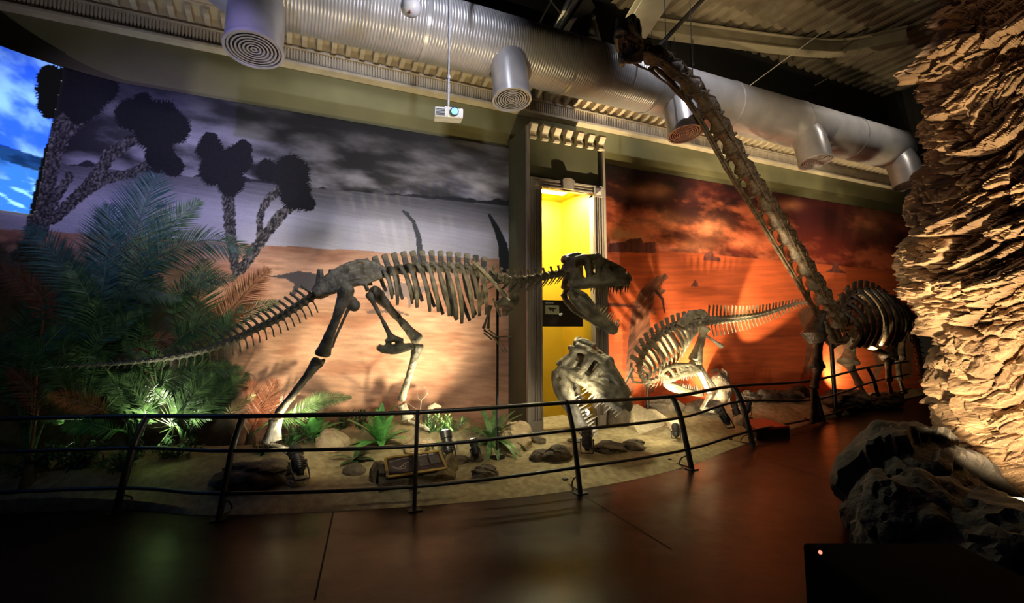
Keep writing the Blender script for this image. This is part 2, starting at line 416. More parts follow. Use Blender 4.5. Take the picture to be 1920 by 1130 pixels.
def tuft(x, y, cx, cy, r, s=0):
    th = np.arctan2(y-cy, x-cx); d = np.hypot(x-cx, y-cy)
    spike = .16*np.abs(((th*9+s) % 1)-.5)*2+.12*np.abs(((th*14.3+s*.7) % 1)-.5)*2+.15*(vn(th*2+10, s*3.1, 0, s)-.5)
    return d < r*(.86+spike)
def paint_left(P):
    x, y = projn(P); n = len(x); C = np.zeros((n, 3))
    hz = 298+.092*x; sh = 428+.062*x+3*(vn(x/40, 0, 0, 4)-.5)
    u, v = x+1.2*y, y-.17*x
    cl = fbm(x/150, v/46, 0, 11, 6, .55); cl2 = fbm(x/60, v/22, 3, 31, 5)
    c = ss(.44, .74, cl*.72+cl2*.28)
    up = ss(-10, 150, y-(118+.165*x))     # print darkens towards its own night-sky top
    sky = (.012+.34*c[:, None]*(.15+.85*up)[:, None])*np.array([[.88, .86, 1.0]])
    glow = np.exp(-((x-920)/150)**2-((y-345)/60)**2)+.8*np.exp(-((x-320)/120)**2-((y-255)/40)**2)
    sky = sky+.16*glow[:, None]*(.4+c[:, None])*np.array([[.9,.88,1]])
    hills = hz-14*np.clip(fbm(x/55, 1, 0, 5, 4)-.36, 0, 1)*2.2
    rip = fbm(x/60, v/2.2, 0, 21, 4)
    g = ss(0, 70, y-hz); lake = (.12+.34*g+.12*(rip-.5))[:, None]*np.array([[.86,.84,.98]])
    st = fbm(x/26, (y-.05*x)/3.5, 0, 41, 5); st2 = fbm(x/90, y/30, 0, 47, 4)
    sand = np.array([[.52,.29,.19]])*(.62+.75*st[:, None])*(1-.25*np.exp(-((y-sh)/30)**2)[:, None])
    sand = sand*(1-.32*ss(.5, .7, st2)[:, None]*np.array([[.6,1,1.1]]))
    C[:] = sky; k = (y > hills) & (y <= hz); C[k] = (.02,.02,.026); k = (y > hz); C[k] = lake[k]; k = y > sh; C[k] = sand[k]
    # printed trees
    bark = (.014+.55*np.clip(fbm(x/1.7+y/9, y/3.6, 0, 61, 3)-.42, 0, 1))[:, None]*np.array([[.9,.82,.78]])
    T = [([(70,430),(82,360),(95,300),(118,240),(138,195)], [46,42,38,38,34]), ([(120,250),(165,215),(170,180)], [26,20,16]),
         ([(30,480),(75,420),(130,330)], [20,20,16]), ([(100,410),(150,365),(185,325),(205,290),(245,265)], [22,24,26,24,22]),
         ([(150,365),(200,335),(250,325),(290,300)], [20,20,18,14]), ([(443,512),(432,440),(428,380),(432,335)], [18,20,24,24]),
         ([(432,370),(405,330)], [18,14]), ([(452,505),(482,462),(520,410),(552,378)], [20,20,20,20]), ([(486,455),(487,405),(500,375),(530,352)], [12,13,16,18])]
    for i, (p, w_) in enumerate(T):
        k = stroke(x, y, p, w_, 3, 70+i); C[k] = bark[k]
    for i, (a, c_, r) in enumerate([(108,165,42),(160,180,42),(140,135,48),(190,160,34),(95,195,26),(150,205,28),(245,215,30),(295,235,48),(328,240,30),(300,292,30),(325,312,20),(268,190,18),
                                    (393,278,26),(400,320,27),(446,300,28),(432,342,26),(415,300,20),(545,326,36),(502,320,22),(555,365,30),(578,382,14),(395,262,15),(455,280,18)]):
        k = tuft(x, y, a, c_, r, i*7+3); C[k] = np.array([.003,.003,.004])+.006*vn(x[k]/2, y[k]/2, 0, 3)[:, None]
    shade_mask = ss(-14, 14, y-(455+.40*np.maximum(0, x-90))+70*(fbm(x/26, y/26, 0, 91, 4)-.5))*ss(470, 425, x+30*(fbm(x/20, y/20, 0, 97, 3)-.5))  # darkness behind the palms painted into the print, broken up like foliage
    C = C*(1-.93*shade_mask[:, None])+(.93*shade_mask*(.012+.05*fbm((x+y)/5, (x-y)/16, 0, 95, 3)**2))[:, None]*np.array([[.8,1,.6]])
    # distant printed animals
    k = stroke(x, y, [(789,490),(785,445),(775,415),(763,402)], [13,10,7,6]) | stroke(x, y, [(764,402),(756,396)], [8,5]); C[k] = (.05,.055,.065)
    k = stroke(x, y, [(948,500),(943,460),(932,430),(918,404)], [24,17,11,6]); C[k] = (.015,.018,.022)
    k = inpoly(x, y, [(500,519),(530,514),(560,508),(590,512),(605,525),(604,545),(590,548),(560,540),(552,556),(544,556),(552,532),(535,522)]); C[k] = (.07,.06,.065)
    k = stroke(x, y, [(715,548),(740,540),(765,545),(785,545),(800,538)], [8,26,26,16,5]) | stroke(x, y, [(728,550),(724,575)], [8,6]) | stroke(x, y, [(770,550),(768,574)], [8,6]); C[k] = (.22,.16,.15)
    k = stroke(x, y, [(690,585),(740,582),(765,590)], [6,7,3], 2, 8); C[k] = (.16,.10,.09)
    return C
def paint_right(P):
    x, y = projn(P); C = np.zeros((len(x), 3))
    hz = 462+.085*(x-1150); v = y-.165*(x-1130)
    cl = fbm(x/110, v/40, 0, 101, 6, .58); cl2 = fbm(x/26, v/16, 0, 131, 5, .6)
    d = (y-(122+.165*x))/150.0                     # 0 at the top of the print, 1 near its horizon
    c = ss(.46-.10*np.clip(d,0,1), .74-.06*np.clip(d,0,1), cl*.6+cl2*.4)
    base = np.array([[.055,.006,.005]])+ss(.2, 1, d)[:, None]*np.array([[.26,.035,.015]])
    dk = ss(.42, .62, fbm(x/120, v/50, 0, 151, 4)); base = base*(1-.7*dk[:, None])
    tl_ = ss(-.15, .75, d+.0016*(x-1150)); sky = base*tl_[:, None]+c[:, None]*np.array([[.85,.2,.07]])*((.15+1.0*np.clip(d, 0, 1))*(.25+.75*tl_))[:, None]
    for (a, b_, r1, r2, q) in ((1215,360,30,12,1), (1190,418,30,14,1), (1240,415,34,16,1.1), (1330,430,34,18,1), (1300,462,36,12,1), (1180,445,40,12,1), (1400,455,30,12,.8), (1160,440,20,18,.9), (1480,385,20,10,.8), (1640,420,40,30,.6)):
        g = np.exp(-((x-a)/r1)**2-((y-b_)/r2)**2)*(.3+1.2*cl2); sky = sky+q*g[:, None]*np.array([[.42,.16,.07]])
    st = fbm(x/45, (y+.02*x)/3.2, 0, 171, 5); st2 = fbm(x/120, y/26, 0, 177, 4)
    gnd = np.array([[.74,.135,.035]])*(.66+.6*st[:, None])*(1-.35*ss(.5,.75,st2)[:, None])
    C[:] = sky; k = y > hz; C[k] = gnd[k]
    rk = (.10+.2*fbm(x/4, y/14, 0, 181, 3))[:, None]*np.array([[1,.28,.18]])
    for pl in ([(1140,472),(1142,456),(1172,453),(1178,448),(1202,446),(1206,455),(1228,453),(1230,474)], [(1318,488),(1322,474),(1334,470),(1340,480),(1350,483),(1352,490)], [(1545,510),(1560,503),(1562,492),(1570,491),(1574,504),(1590,512)], [(1295,537),(1303,524),(1308,530),(1310,538)]):
        k = inpoly(x, y, pl); C[k] = rk[k]
    # printed standing predator
    body = [(1172,700),(1178,640),(1186,575),(1200,545),(1215,530),(1232,517),(1248,513),(1254,520),(1244,527),(1236,538),(1250,545),(1240,552),(1228,552),(1224,575),(1230,590),(1222,588),(1216,580),(1220,610),(1218,650),(1222,690),(1226,735),(1212,740),(1206,700),(1196,660),(1190,700),(1188,735),(1174,740),(1176,715)]
    k = inpoly(x, y, body); C[k] = ((.07+.5*fbm(x/6+y/9, y/14, 0, 191, 4)**1.6)[:, None]*np.array([[1,.36,.18]]))[k]
    k = stroke(x, y, [(1190,570),(1180,600),(1180,650),(1174,690)], [14,26,24,14], 2, 5); C[k] = C[k]*.6
    k = stroke(x, y, [(1230,545),(1242,560),(1246,585)], [5,5,3]); C[k] = (.05,.02,.015)
    # printed long-necked giants
    for pts, ws in (([(1512,590),(1530,620),(1520,650),(1512,700)], [30,46,16,10]), ([(1600,620),(1640,600),(1690,640),(1700,700)], [50,70,50,20]), ([(1560,610),(1575,650),(1570,700)], [40,20,12]), ([(1640,640),(1650,680),(1635,720)], [26,14,10]),
                    ([(1690,640),(1655,560),(1665,590),(1705,585)], [10,8,5,3])):
        k = stroke(x, y, pts, ws, 1, 9); C[k] = ((.22+.3*fbm(x/8, y/8, 0, 201, 3))[:, None]*np.array([[1,.42,.2]]))[k]
    k = stroke(x, y, [(1130,570),(1160,572),(1200,575)], [8,6,3]); C[k] = (.12,.03,.02)
    return C
def mural(name, path, z0, z1, step, paint, mm, label, keep=None):
    pts = resample([Vector(p) for p in path], int(sum((Vector(b_)-Vector(a)).length for a, b_ in zip(path, path[1:]))/step)+1)
    nz_ = int((z1-z0)/step)+1; zz = np.linspace(z0, z1, nz_); X = np.array([[p.x, p.y] for p in pts])
    P = np.zeros((len(pts), nz_, 3)); P[:, :, 0] = X[:, 0][:, None]; P[:, :, 1] = X[:, 1][:, None]; P[:, :, 2] = zz[None, :]
    P = P.reshape(-1, 3); n0 = len(pts)
    i = np.arange(n0-1)[:, None]*nz_+np.arange(nz_-1)[None, :]; i = i.reshape(-1); F = np.stack([i, i+nz_, i+nz_+1, i+1], 1)
    C = np.clip(paint(P), 0, 1)
    kf = np.ones(len(F), bool) if keep is None else keep(P[F].mean(1))
    nf = len(F); nv = len(P)
    # real canvas thickness: back sheet and rim
    off = np.zeros((nv, 3)); tan = np.gradient(X, axis=0); nrm = np.stack([-tan[:, 1], tan[:, 0]], 1); nrm /= np.linalg.norm(nrm, axis=1)[:, None]
    off[:, :2] = np.repeat(nrm*.012, nz_, axis=0)
    Pb = P+off
    me = bpy.data.meshes.new(name)
    rim = []
    for a in range(n0-1):
        for r0 in (0, nz_-1): rim.append((a*nz_+r0, (a+1)*nz_+r0, nv+(a+1)*nz_+r0, nv+a*nz_+r0))
    for c_ in range(nz_-1):
        for r0 in (0, (n0-1)*nz_): rim.append((r0+c_, r0+c_+1, nv+r0+c_+1, nv+r0+c_))
    F = F[kf]; rim = rim if keep is None else [r_ for r_ in rim if keep(P[[r_[0], r_[1]]].mean(0)[None, :])[0]]
    allF = np.concatenate([F, F[:, ::-1]+nv, np.array(rim)])
    me.vertices.add(nv*2); me.vertices.foreach_set('co', np.concatenate([P, Pb]).reshape(-1))
    me.loops.add(len(allF)*4); me.loops.foreach_set('vertex_index', allF.reshape(-1).astype(np.int32))
    me.polygons.add(len(allF)); me.polygons.foreach_set('loop_start', np.arange(len(allF))*4)
    try: me.polygons.foreach_set('loop_total', np.full(len(allF), 4))
    except Exception: pass
    me.update(calc_edges=True)
    at = me.color_attributes.new('print', 'FLOAT_COLOR', 'POINT')
    cc = np.ones((nv*2, 4)); cc[:nv, :3] = C; cc[nv:, :3] = .3; at.data.foreach_set('color', cc.reshape(-1).astype(np.float32))
    me.materials.append(mm); o = bpy.data.objects.new(name, me); COL.objects.link(o); tag(o, label, 'mural'); return o
CURVE = [(p.x, p.y, 0) for p in catmull([(-4.6,3.9,0),(-4.0,4.75,0),(-3.35,5.55,0),(-2.73,6.17,0),(-2.3,6.45,0),(-1.93,6.585,0),(-1.6,6.6,0)], 6)]
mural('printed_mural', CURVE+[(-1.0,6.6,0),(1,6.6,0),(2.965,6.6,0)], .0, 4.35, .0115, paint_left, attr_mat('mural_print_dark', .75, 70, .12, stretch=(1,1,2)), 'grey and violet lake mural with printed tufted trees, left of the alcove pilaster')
mural('printed_mural', [(4.325,6.6,0),(8,6.6,0),(13.9,6.6,0)], .0, 4.35, .014, paint_right, attr_mat('mural_print_red', .75, 60, .12, stretch=(1,1,2)), 'red and orange desert mural with stormy clouds, right of the alcove pilaster')

# projector light on the curved mural end, put into a thin glowing panel
def paint_projection(P):
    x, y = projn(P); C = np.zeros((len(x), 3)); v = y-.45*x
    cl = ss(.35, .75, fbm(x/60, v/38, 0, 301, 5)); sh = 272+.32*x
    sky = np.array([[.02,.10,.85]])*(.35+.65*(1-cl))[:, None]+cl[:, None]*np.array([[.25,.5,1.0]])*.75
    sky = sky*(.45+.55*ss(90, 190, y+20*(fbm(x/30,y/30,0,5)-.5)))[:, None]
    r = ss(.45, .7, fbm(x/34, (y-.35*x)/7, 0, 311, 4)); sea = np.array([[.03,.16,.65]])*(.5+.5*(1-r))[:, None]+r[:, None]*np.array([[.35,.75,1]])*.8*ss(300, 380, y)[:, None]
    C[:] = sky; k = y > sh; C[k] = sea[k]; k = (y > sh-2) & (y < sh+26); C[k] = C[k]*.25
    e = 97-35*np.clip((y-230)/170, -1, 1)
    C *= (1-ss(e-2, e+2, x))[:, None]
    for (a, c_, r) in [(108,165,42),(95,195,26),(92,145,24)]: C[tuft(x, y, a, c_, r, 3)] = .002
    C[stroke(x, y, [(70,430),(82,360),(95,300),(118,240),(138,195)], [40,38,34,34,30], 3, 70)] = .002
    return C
def projection_mat():
    m = bpy.data.materials.new('projector_glow'); m.use_nodes = True; nt = m.node_tree; b = nt.nodes['Principled BSDF']
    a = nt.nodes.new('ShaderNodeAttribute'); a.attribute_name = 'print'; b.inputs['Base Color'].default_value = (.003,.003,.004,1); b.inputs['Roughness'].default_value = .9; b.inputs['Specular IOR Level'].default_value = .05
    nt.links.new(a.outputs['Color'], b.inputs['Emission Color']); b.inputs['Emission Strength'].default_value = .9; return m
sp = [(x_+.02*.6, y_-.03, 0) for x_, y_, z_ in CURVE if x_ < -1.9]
so = mural('projected_picture', sp, S(30,398,6.3).z, 4.33, .0115, paint_projection, projection_mat(), 'blue sea and sky picture projected on the curved wall at far left, as a glowing panel', keep=lambda Q: (lambda x_, y_: x_ < 99-35*np.clip((y_-230)/170, -1, 1))(*projn(Q)))
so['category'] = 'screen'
# ================================================================== DUCT, CEILING
DY, DZ, DR = 5.2, 5.04, .375
t = empty('air_duct', (5, DY, DZ), 'large round silvery air duct running along the cornice', 'duct')
b = MB(); nseg = 40; rows = []; x = -.42
while x < 13.7:
    rib = .006 if (x < 4.5) else 0
    rows.append((x, DR)); 
    if rib: rows.append((x+.010, DR+rib)); rows.append((x+.020, DR)); x += .034
    else:
        x += .25
def ringtube(b, rows, cy, cz, ns, axis=None):
    vs = [(x, cy+r*math.cos(2*PI*k/ns), cz+r*math.sin(2*PI*k/ns)) for x, r in rows for k in range(ns)]
    b.add(vs, [(i*ns+k, i*ns+(k+1) % ns, (i+1)*ns+(k+1) % ns, (i+1)*ns+k) for i in range(len(rows)-1) for k in range(ns)])
ringtube(b, rows, DY, DZ, nseg); b.build('pipe', M_duct, t)
for x in (-.40, 1.23, 3.15, 4.55, 6.1, 7.7, 9.2, 10.7, 12.2):
    b = MB(); b.tube([(x-.02, DY, DZ), (x+.02, DY, DZ)], DR+.012, 40); b.build('collar', M_duct, t)
b = MB(); b.tube([(-.40, DY, DZ), (-.62, DY, DZ+.02), (-.82, DY, DZ+.14), (-.93, DY, DZ+.34), (-.97, DY, DZ+.7), (-.97, DY, 8.9)], DR+.006, 32); b.build('elbow', M_duct, t)
for (px, py, w) in ((476,95,.50), (960,188,.44), (1285,252,.46), (1530,304,.5), (1706,346,.52)):
    c = S(px, py, 4.92); r = w/2; n = MB(); top = Vector((c.x, DY-.05, DZ-.08)); ax = (top-c).normalized(); ax = (ax+Vector((0,-.05,.35))).normalized()
    n.tube([c, c+ax*.03, c+ax*.031, c+ax*.40, Vector((c.x, DY-.06, DZ-.02)), Vector((c.x, DY, DZ+.1))], [r+.012, r+.012, r, r, r*.93, r*.6], 40, cap=False)
    n.tube([c, c+ax*.06], [r-.012, r-.012], 40, cap=False); _, s_, u_ = frame(ax)
    n.add([c+(s_*math.cos(2*PI*k/40)+u_*math.sin(2*PI*k/40))*rr for rr in (r+.012, r-.012) for k in range(40)], [(k, (k+1) % 40, 40+(k+1) % 40, 40+k) for k in range(40)])
    o = n.build('outlet', M_duct, t)
    g = MB(); g.cur = 0
    for k in range(7):
        r0 = (r-.02)*(k+.45)/7; r1 = r0+(r-.02)/7*.50
        g.tube([c+ax*.012, c+ax*.035], [r1, r0], 40, cap=False); g.add([c+ax*.012+(s_*math.cos(2*PI*q/40)+u_*math.sin(2*PI*q/40))*rr for rr in (r0, r1) for q in range(40)], [(q, (q+1) % 40, 40+(q+1) % 40, 40+q) for q in range(40)])
    g.cur = 1; g.tube([c+ax*.06, c+ax*.062], r-.013, 40)
    g.build('grille', [M_duct, M_black], o)
# crinkled plastic patch / projector shadow spot light handled by lights
# --- corrugated deck
M_deck = mat('corrugated_deck', (.20,.165,.11), .6, .1, col2=(.13,.105,.07), nscale=3)
b = MB(); x = 5.2; pr = []
while x < 14.0:
    pr += [(x, 7.62), (x+.11, 7.62), (x+.15, 7.54), (x+.26, 7.54)]; x += .30
vs = [(X-1.2*0, Y, Z) for X, Z in pr for Y in (3.3, 8.6)]
vs = [(X+(Y-6)*.0, Y, Z) for X, Y, Z in vs]
b.add(vs, [(2*i, 2*i+1, 2*i+3, 2*i+2) for i in range(len(pr)-1)])
b.add([(x_, y_, 7.64) for x_, y_ in ((5.2,3.3),(14,3.3),(14,8.6),(5.2,8.6))], [(0,1,2,3)])
o = b.build('roof_deck', M_deck, smooth=False); structure(o); o['kind'] = 'structure'
M_beam = mat('cream_steel', (.30,.26,.18), .5, col2=(.22,.19,.13), nscale=3)
def ibeam(b, a, c, h, w, tk=.02):
    a, c = Vector(a), Vector(c); t_, s_, u_ = frame(c-a); M = Matrix((s_, t_, u_)).transposed(); m_ = (a+c)/2; L_ = (c-a).length
    b.box(m_, (tk, L_, h), M); b.box(m_+u_*h/2, (w, L_, tk), M); b.box(m_-u_*h/2, (w, L_, tk), M)
def beam_thing(name, segs, h, w, m_, label, cat='beam'):
    b = MB(); L0 = Vector(segs[0])
    for a, c in zip(segs, segs[1:]): ibeam(b, a, c, h, w)
    return tag(b.build(name, m_, loc=L0, smooth=False), label, cat)
arc = catmull([G(1195,48,7.3), G(1330,66,7.3), G(1470,84,7.3), G(1580,90,7.3), G(1700,66,7.3)], 4)
beam_thing('ceiling_beam', arc, .26, .24, M_beam, 'curved cream steel beam crossing below the corrugated roof deck')
beam_thing('ceiling_beam', [S(1180,72,5.9), S(1262,-60,4.6)], .16, .42, M_beam, 'wide pale steel beam above the long-necked skull, near top centre')
beam_thing('ceiling_beam', [G(1080,40,8.2), G(1085,-120,8.2)], .3, .3, mat('brown_steel', (.09,.075,.055), .6), 'dark steel beam rising behind the white louvre slats')
b = MB(); a, c = S(1062,98,6.1), S(1115,30,5.7); 
t = empty('louvre_light', S(1070,60,6), 'hanging louvred lamp with pale slats above the duct', 'lamp')
def slat(p, q, w, name, m_=M_white):
    b = MB(); t_, s_, u_ = frame(Vector(q)-Vector(p)); M = Matrix((s_, t_, u_)).transposed(); b.box((Vector(p)+Vector(q))/2, (w, (Vector(q)-Vector(p)).length, .03), M); return b.build(name, m_, t, smooth=False)
M_slat = mat('pale_slat', (.6,.6,.48), .45)
slat(S(1036,62,6.0), S(1072,-12,5.6), .055, 'slat', M_slat); slat(S(1044,70,6.0), S(1083,-8,5.6), .10, 'slat', M_slat); slat(S(1053,78,6.0), S(1096,-5,5.6), .05, 'slat', M_slat); slat(S(1064,97,6.0), S(1115,30,5.75), .05, 'slat', M_slat)
slat(S(1050,84,6.02), S(1108,0,5.62), .34, 'housing', M_black)
M_rod = mat('pale_rod', (.5,.47,.38), .45)
for (a, c, r, m_, lb) in (((1398,166,5.9),(1632,-6,4.6),.008,M_rod,'thin pale tie rod slanting up right from the duct, brightest ceiling rod'),
        ((1528,160,6.4),(1822,-4,4.6),.008,mat('brown_rod',(.16,.12,.09),.5),'thin brownish tie rod slanting across the dark ceiling'),
        ((1640,135,6.4),(1830,34,5.0),.005,mat('grey_rod',(.25,.24,.22),.5),'faint grey wire nearest the rock column under the ceiling'),
        ((993,80,5.6),(1036,-4,5.1),.012,M_rod,'pale hanger rod left of the louvred lamp'),
        ((1030,-2,5.6),(1052,26,5.7),.012,M_rod,'short pale brace joined to the louvred lamp'),
        ((1232,90,5.8),(1322,-6,5.2),.035,M_black,'thick black pipe rising behind the long neck'),
        ((925,62,6.2),(862,-3,6.0),.03,mat('grey_pipe',(.05,.05,.05),.6),'dark grey pipe slanting behind the silvery duct'),
        ((1470,134,7.2),(1545,60,6.0),.008,mat('brown_rod',(.16,.12,.09),.5),'short rod under the corrugated deck')):
    p, q = S(*a), S(*c)
    if c[1] <= 0 and q.z > p.z+.2 and (8.99-p.z)/(q.z-p.z) < 6: q = p+(q-p)*((8.99-p.z)/(q.z-p.z))
    b = MB(); b.tube([p, q], r, 8); tag(b.build('tie_rod', m_, loc=p), lb, 'rod')
for i, (px, y0, y1) in enumerate(((1211,62,96),(1222,58,96),(1264,70,100),(1299,70,120),(1459,88,115),(1486,86,112))):
    p, q = S(px, y0, 6.6), S(px+1, y1, 6.6); b = MB(); b.tube([p, q], .006, 6); b.ball(q, .02, 8, 5)
    tag(b.build('hanger_wire', M_black, loc=p), 'thin dark hanger wire dropping from the curved cream beam', 'wire', 'hanger wires under the curved beam')
# black pendant housing behind the skull
t = empty('ceiling_speaker', S(1112,60,6.2), 'dark hanging lamp can behind the long-necked skull', 'lamp'); b = MB()
c = S(1098,92,5.9); b.tube([c, c+Vector((0,.1,.5)), c+Vector((0,.16,.8))], [.26,.22,.10], 20); b.build('can', mat('dark_can', (.03,.026,.022), .5), t)
b = MB(); b.tube([c+Vector((0,.16,.75)), c+Vector((0,.16,3.4))], .02, 8); b.build('hanger', M_black, t)
# bright little lamps high up
for (px, py, lb) in ((968,29,'brighter of two small white lamps high in the dark ceiling'), (966,3,'upper small white lamp at the top edge of the dark ceiling')):
    p = S(px, py, 7.4); t = empty('ceiling_lamp', p, lb, 'lamp'); b = MB(); b.ball(p+Vector((-.03,0,0)), .045); b.ball(p+Vector((.05,0,.015)), .04)
    b.build('bulb', mat('bulb_white', (1,1,1), .4, emit=(1,1,1), estr=12), t); b = MB(); b.tube([p+Vector((0,.02,.04)), p+Vector((0,.05,.25))], .05, 12); b.tube([p+Vector((0,.05,.25)), (p.x, p.y+.05, 9.0)], .012, 6); b.build('fitting', M_black, t)
# ceiling dome camera
p = S(770, 14, 4.2); t = empty('dome_camera', p, 'white round dome camera hanging in front of the silvery duct', 'camera')
b = MB(); b.tube([p+Vector((0,0,z)) for z in (-.085,-.078,-.05,.0,.05,.08,.085)], [.012,.04,.078,.094,.085,.05,.02], 20); b.build('dome', M_white, t)
b = MB(); b.tube([p+Vector((0,0,.08)), (p.x, p.y, 9.1)], .012, 8); b.build('stem', M_white, t)
b = MB(); b.ball(p+Vector((-.01,-.05,-.075)), .014); b.build('lens', mat('lens_ring', (.8,.4,.25), .3), t)
p = S(1711, 230, 6.8); b = MB(); b.tube([p, p+Vector((0,0,.03)), p+Vector((0,0,.09))], [.10,.10,.04], 16); tag(b.build('smoke_detector', M_grey, loc=p), 'small pale round ceiling detector left of the rock column', 'detector')
t = bpy.data.objects['smoke_detector']; b = MB(); b.tube([p+Vector((0,0,.08)), (p.x, p.y, 9.0)], .012, 6); b.build('stem', M_black, t)
# projector
pj = S(840, 216, 4.0); t = empty('projector', pj, 'pale grey ceiling projector glowing blue, hanging below the duct', 'projector')
cR = rgt; MJ = Matrix.Rotation(R(-14), 3, 'Z') @ Matrix.Rotation(R(14), 3, 'X'); b = MB(); W, D, HH = .25, .27, .085
b.box(pj+MJ@Vector((0,0,0)), (W, D, HH), MJ); o = b.build('case', mat('projector_case', (.62,.62,.6), .4), t, smooth=False); md = o.modifiers.new('bevel', 'BEVEL'); md.width = .012; md.segments = 3
b = MB(); b.tube([pj+MJ@Vector((.05,-D/2-.016,.012)), pj+MJ@Vector((.05,-D/2+.02,.012))], [.036,.038], 20); b.build('lens_ring', M_black, t)
b = MB(); b.tube([pj+MJ@Vector((.05,-D/2-.022,.012)), pj+MJ@Vector((.05,-D/2-.012,.012))], [.026,.03], 20); b.build('lens', mat('lens_blue', (.1,.3,1), .3, emit=(.04,.22,1.0), estr=5), t)
b = MB()
for k in range(5): b.box(pj+MJ@Vector((-.07,-D/2-.002,.024-.012*k)), (.075,.004,.005), MJ)
b.build('vent', M_black, t); b = MB(); b.ball(pj+MJ@Vector((0,-D/2,-.03)), .004); b.build('status_light', mat('led_green', (.1,1,.1), .3, emit=(.2,1,.1), estr=4), t)
b = MB(); q = pj+Vector((0,0,.04)); b.tube([q, (q.x, q.y, q.z+.30)], .012, 10); b.tube([(q.x,q.y,q.z+.30), (q.x,q.y,q.z+.33)], .018, 10); b.tube([(q.x,q.y,q.z+.33), (q.x,q.y,q.z+.70)], .009, 10)
b.tube([(q.x,q.y,q.z+.70),(q.x,q.y,9.0)], .013, 10); b.box(q+Vector((0,0,.01)), (.08,.08,.02)); b.build('ceiling_pole', M_grey, t)

# ================================================================== RAILING
posts = [Vector((-2.75,5.75,0))] + RB + [Vector((10.4,5.62,0))]
tops_px = [None, (280,778), (447,778), (776,770), (1070,752), (1265,740), (1380,722), (1520,712), None]
mids_px = [None, None, (428,845), (776,835), (1082,806), (1282,782), (1393,752), (1530,748), None]
bots_px = [None, None, (424,925), (777,912), (1089,875), (1292,842), (1405,808), (1540,780), None]
ctr = Vector((2.6, 9.5, 0))
HT, HM, HB = .80, .52, .20
def inn(p): d = (ctr-p); d.z = 0; return d.normalized()
def prof_pt(p, z):    # lean towards the exhibit, curving at the top
    tt = z/HT; return p + inn(p)*(.16*tt+.10*max(0, tt-.6)**2*4) + Vector((0,0,z))
t = empty('railing', posts[3], 'long curved black steel railing with three rails between the floor and the sand bed', 'railing')
hts = [HT]*9; hms = [HM]*9; hbs = [HB]*9
def fitz(p, px, z0):
    if px is None: return z0
    best = min((abs(proj2(prof_pt(p, z))[1]-px[1]), z) for z in [i*.01 for i in range(5, 110)]); return best[1]
def proj2(P):
    d = P-CAM; z = d.dot(fwd); return CX+FL*d.dot(rgt)/z, CY-FL*d.dot(upv)/z
hts = [fitz(p, q, HT) for p, q in zip(posts, tops_px)]; hms = [fitz(p, q, HM) for p, q in zip(posts, mids_px)]; hbs = [fitz(p, q, HB) for p, q in zip(posts, bots_px)]
print('RAIL', hts, hms, hbs)
for i, p in enumerate(posts):
    b = MB(); tt = [hts[i]*k/8 for k in range(9)]
    b.tube([prof_pt(p, z) for z in tt], [.036]*8+[.034], 10, flat=.55, ref=inn(p).cross(Vector((0,0,1)))*1.0)
    po = b.build('post', M_black, t)
    d = inn(p); s_ = Vector((-d.y, d.x, 0)); b = MB(); b.tube([p+d*.02+Vector((0,0,.02)), p+d*.26+Vector((0,0,.03))], .008, 6); b.box(p+d*.29+Vector((0,0,.035)), (.055,.055,.055))
    b.tube([prof_pt(p, .16)]+[p+d*(.03+.12*math.sin(a))+Vector((0,0,.03+.11*math.cos(a))) for a in (.3,.8,1.3,1.8,2.2)], .008, 6)
    b.box(p+Vector((0,0,.006)), (.12,.09,.012)); b.build('foot_bracket', M_black, po)
for hh, r in ((hts, .021), (hms, .016), (hbs, .016)):
    pts = catmull([prof_pt(p, z-(.012 if hh is hts else 0)) for p, z in zip(posts, hh)]+[Vector((12.6,6.2,hh[-1]))], 10)
    b = MB(); b.tube(pts, r, 10); b.build('rail', M_black, t)

# ================================================================== SPOTLIGHT FIXTURES
M_lens = mat('lamp_glass', (1,.97,.9), .2, emit=(1,.93,.78), estr=25)
def make_spot():
    t = empty('ground_spotlight', (0,0,0), 'x', 'spotlight')
    b = MB(); b.tube([(0,0,-.03),(0,0,.0),(0,0,.01),(0,0,.13),(0,0,.135),(0,0,.20)], [.022,.032,.042,.046,.054,.056], 20, cap=False); b.tube([(0,0,-.03),(0,0,-.025)], .022, 16)
    for k in range(5): b.tube([(0,0,.02+.018*k),(0,0,.028+.018*k)], .05, 20)
    b.build('housing', M_black, t)
    b = MB(); b.tube([(0,0,.17),(0,0,.196),(0,0,.212),(0,0,.218)], [.050,.050,.034,.01], 20); b.build('lens', M_lens, t)
    b = MB(); b.tube([(-.058,0,.08),(-.062,.0,.0),(-.055,0,-.07),(.055,0,-.07),(.062,0,.0),(.058,0,.08)], .007, 6); b.ball((-.06,0,.08), .012, 8, 5); b.ball((.06,0,.08), .012, 8, 5); b.build('bracket', M_black, t)
    return t
SP = make_spot(); first = [True]
def place_spot(px, py, aim, label, scale=1.15, power=0, ang=60, col=(1,.80,.50), blend=.5):
    p = GS(px, py); aim = Vector(aim); loc = p+Vector((0,0,.085*scale)); d = (aim-loc).normalized()
    q = d.to_track_quat('Z', 'Y').to_euler()
    if first[0]: o = SP; first[0] = False; o.location = loc; o.rotation_euler = q; o.scale = (scale,)*3; o['label'] = label
    else: o = copy_tree(SP, None, loc, q, scale, label)
    b = MB(); b.tube([(0,0,.0),(0,0,.012)], .06, 16)
    o['group'] = 'black ground spotlights on the sand'
    if power: spot('spot_beam', loc+d*(.21*scale), aim, power, col, ang, blend, .02)
    return loc, d
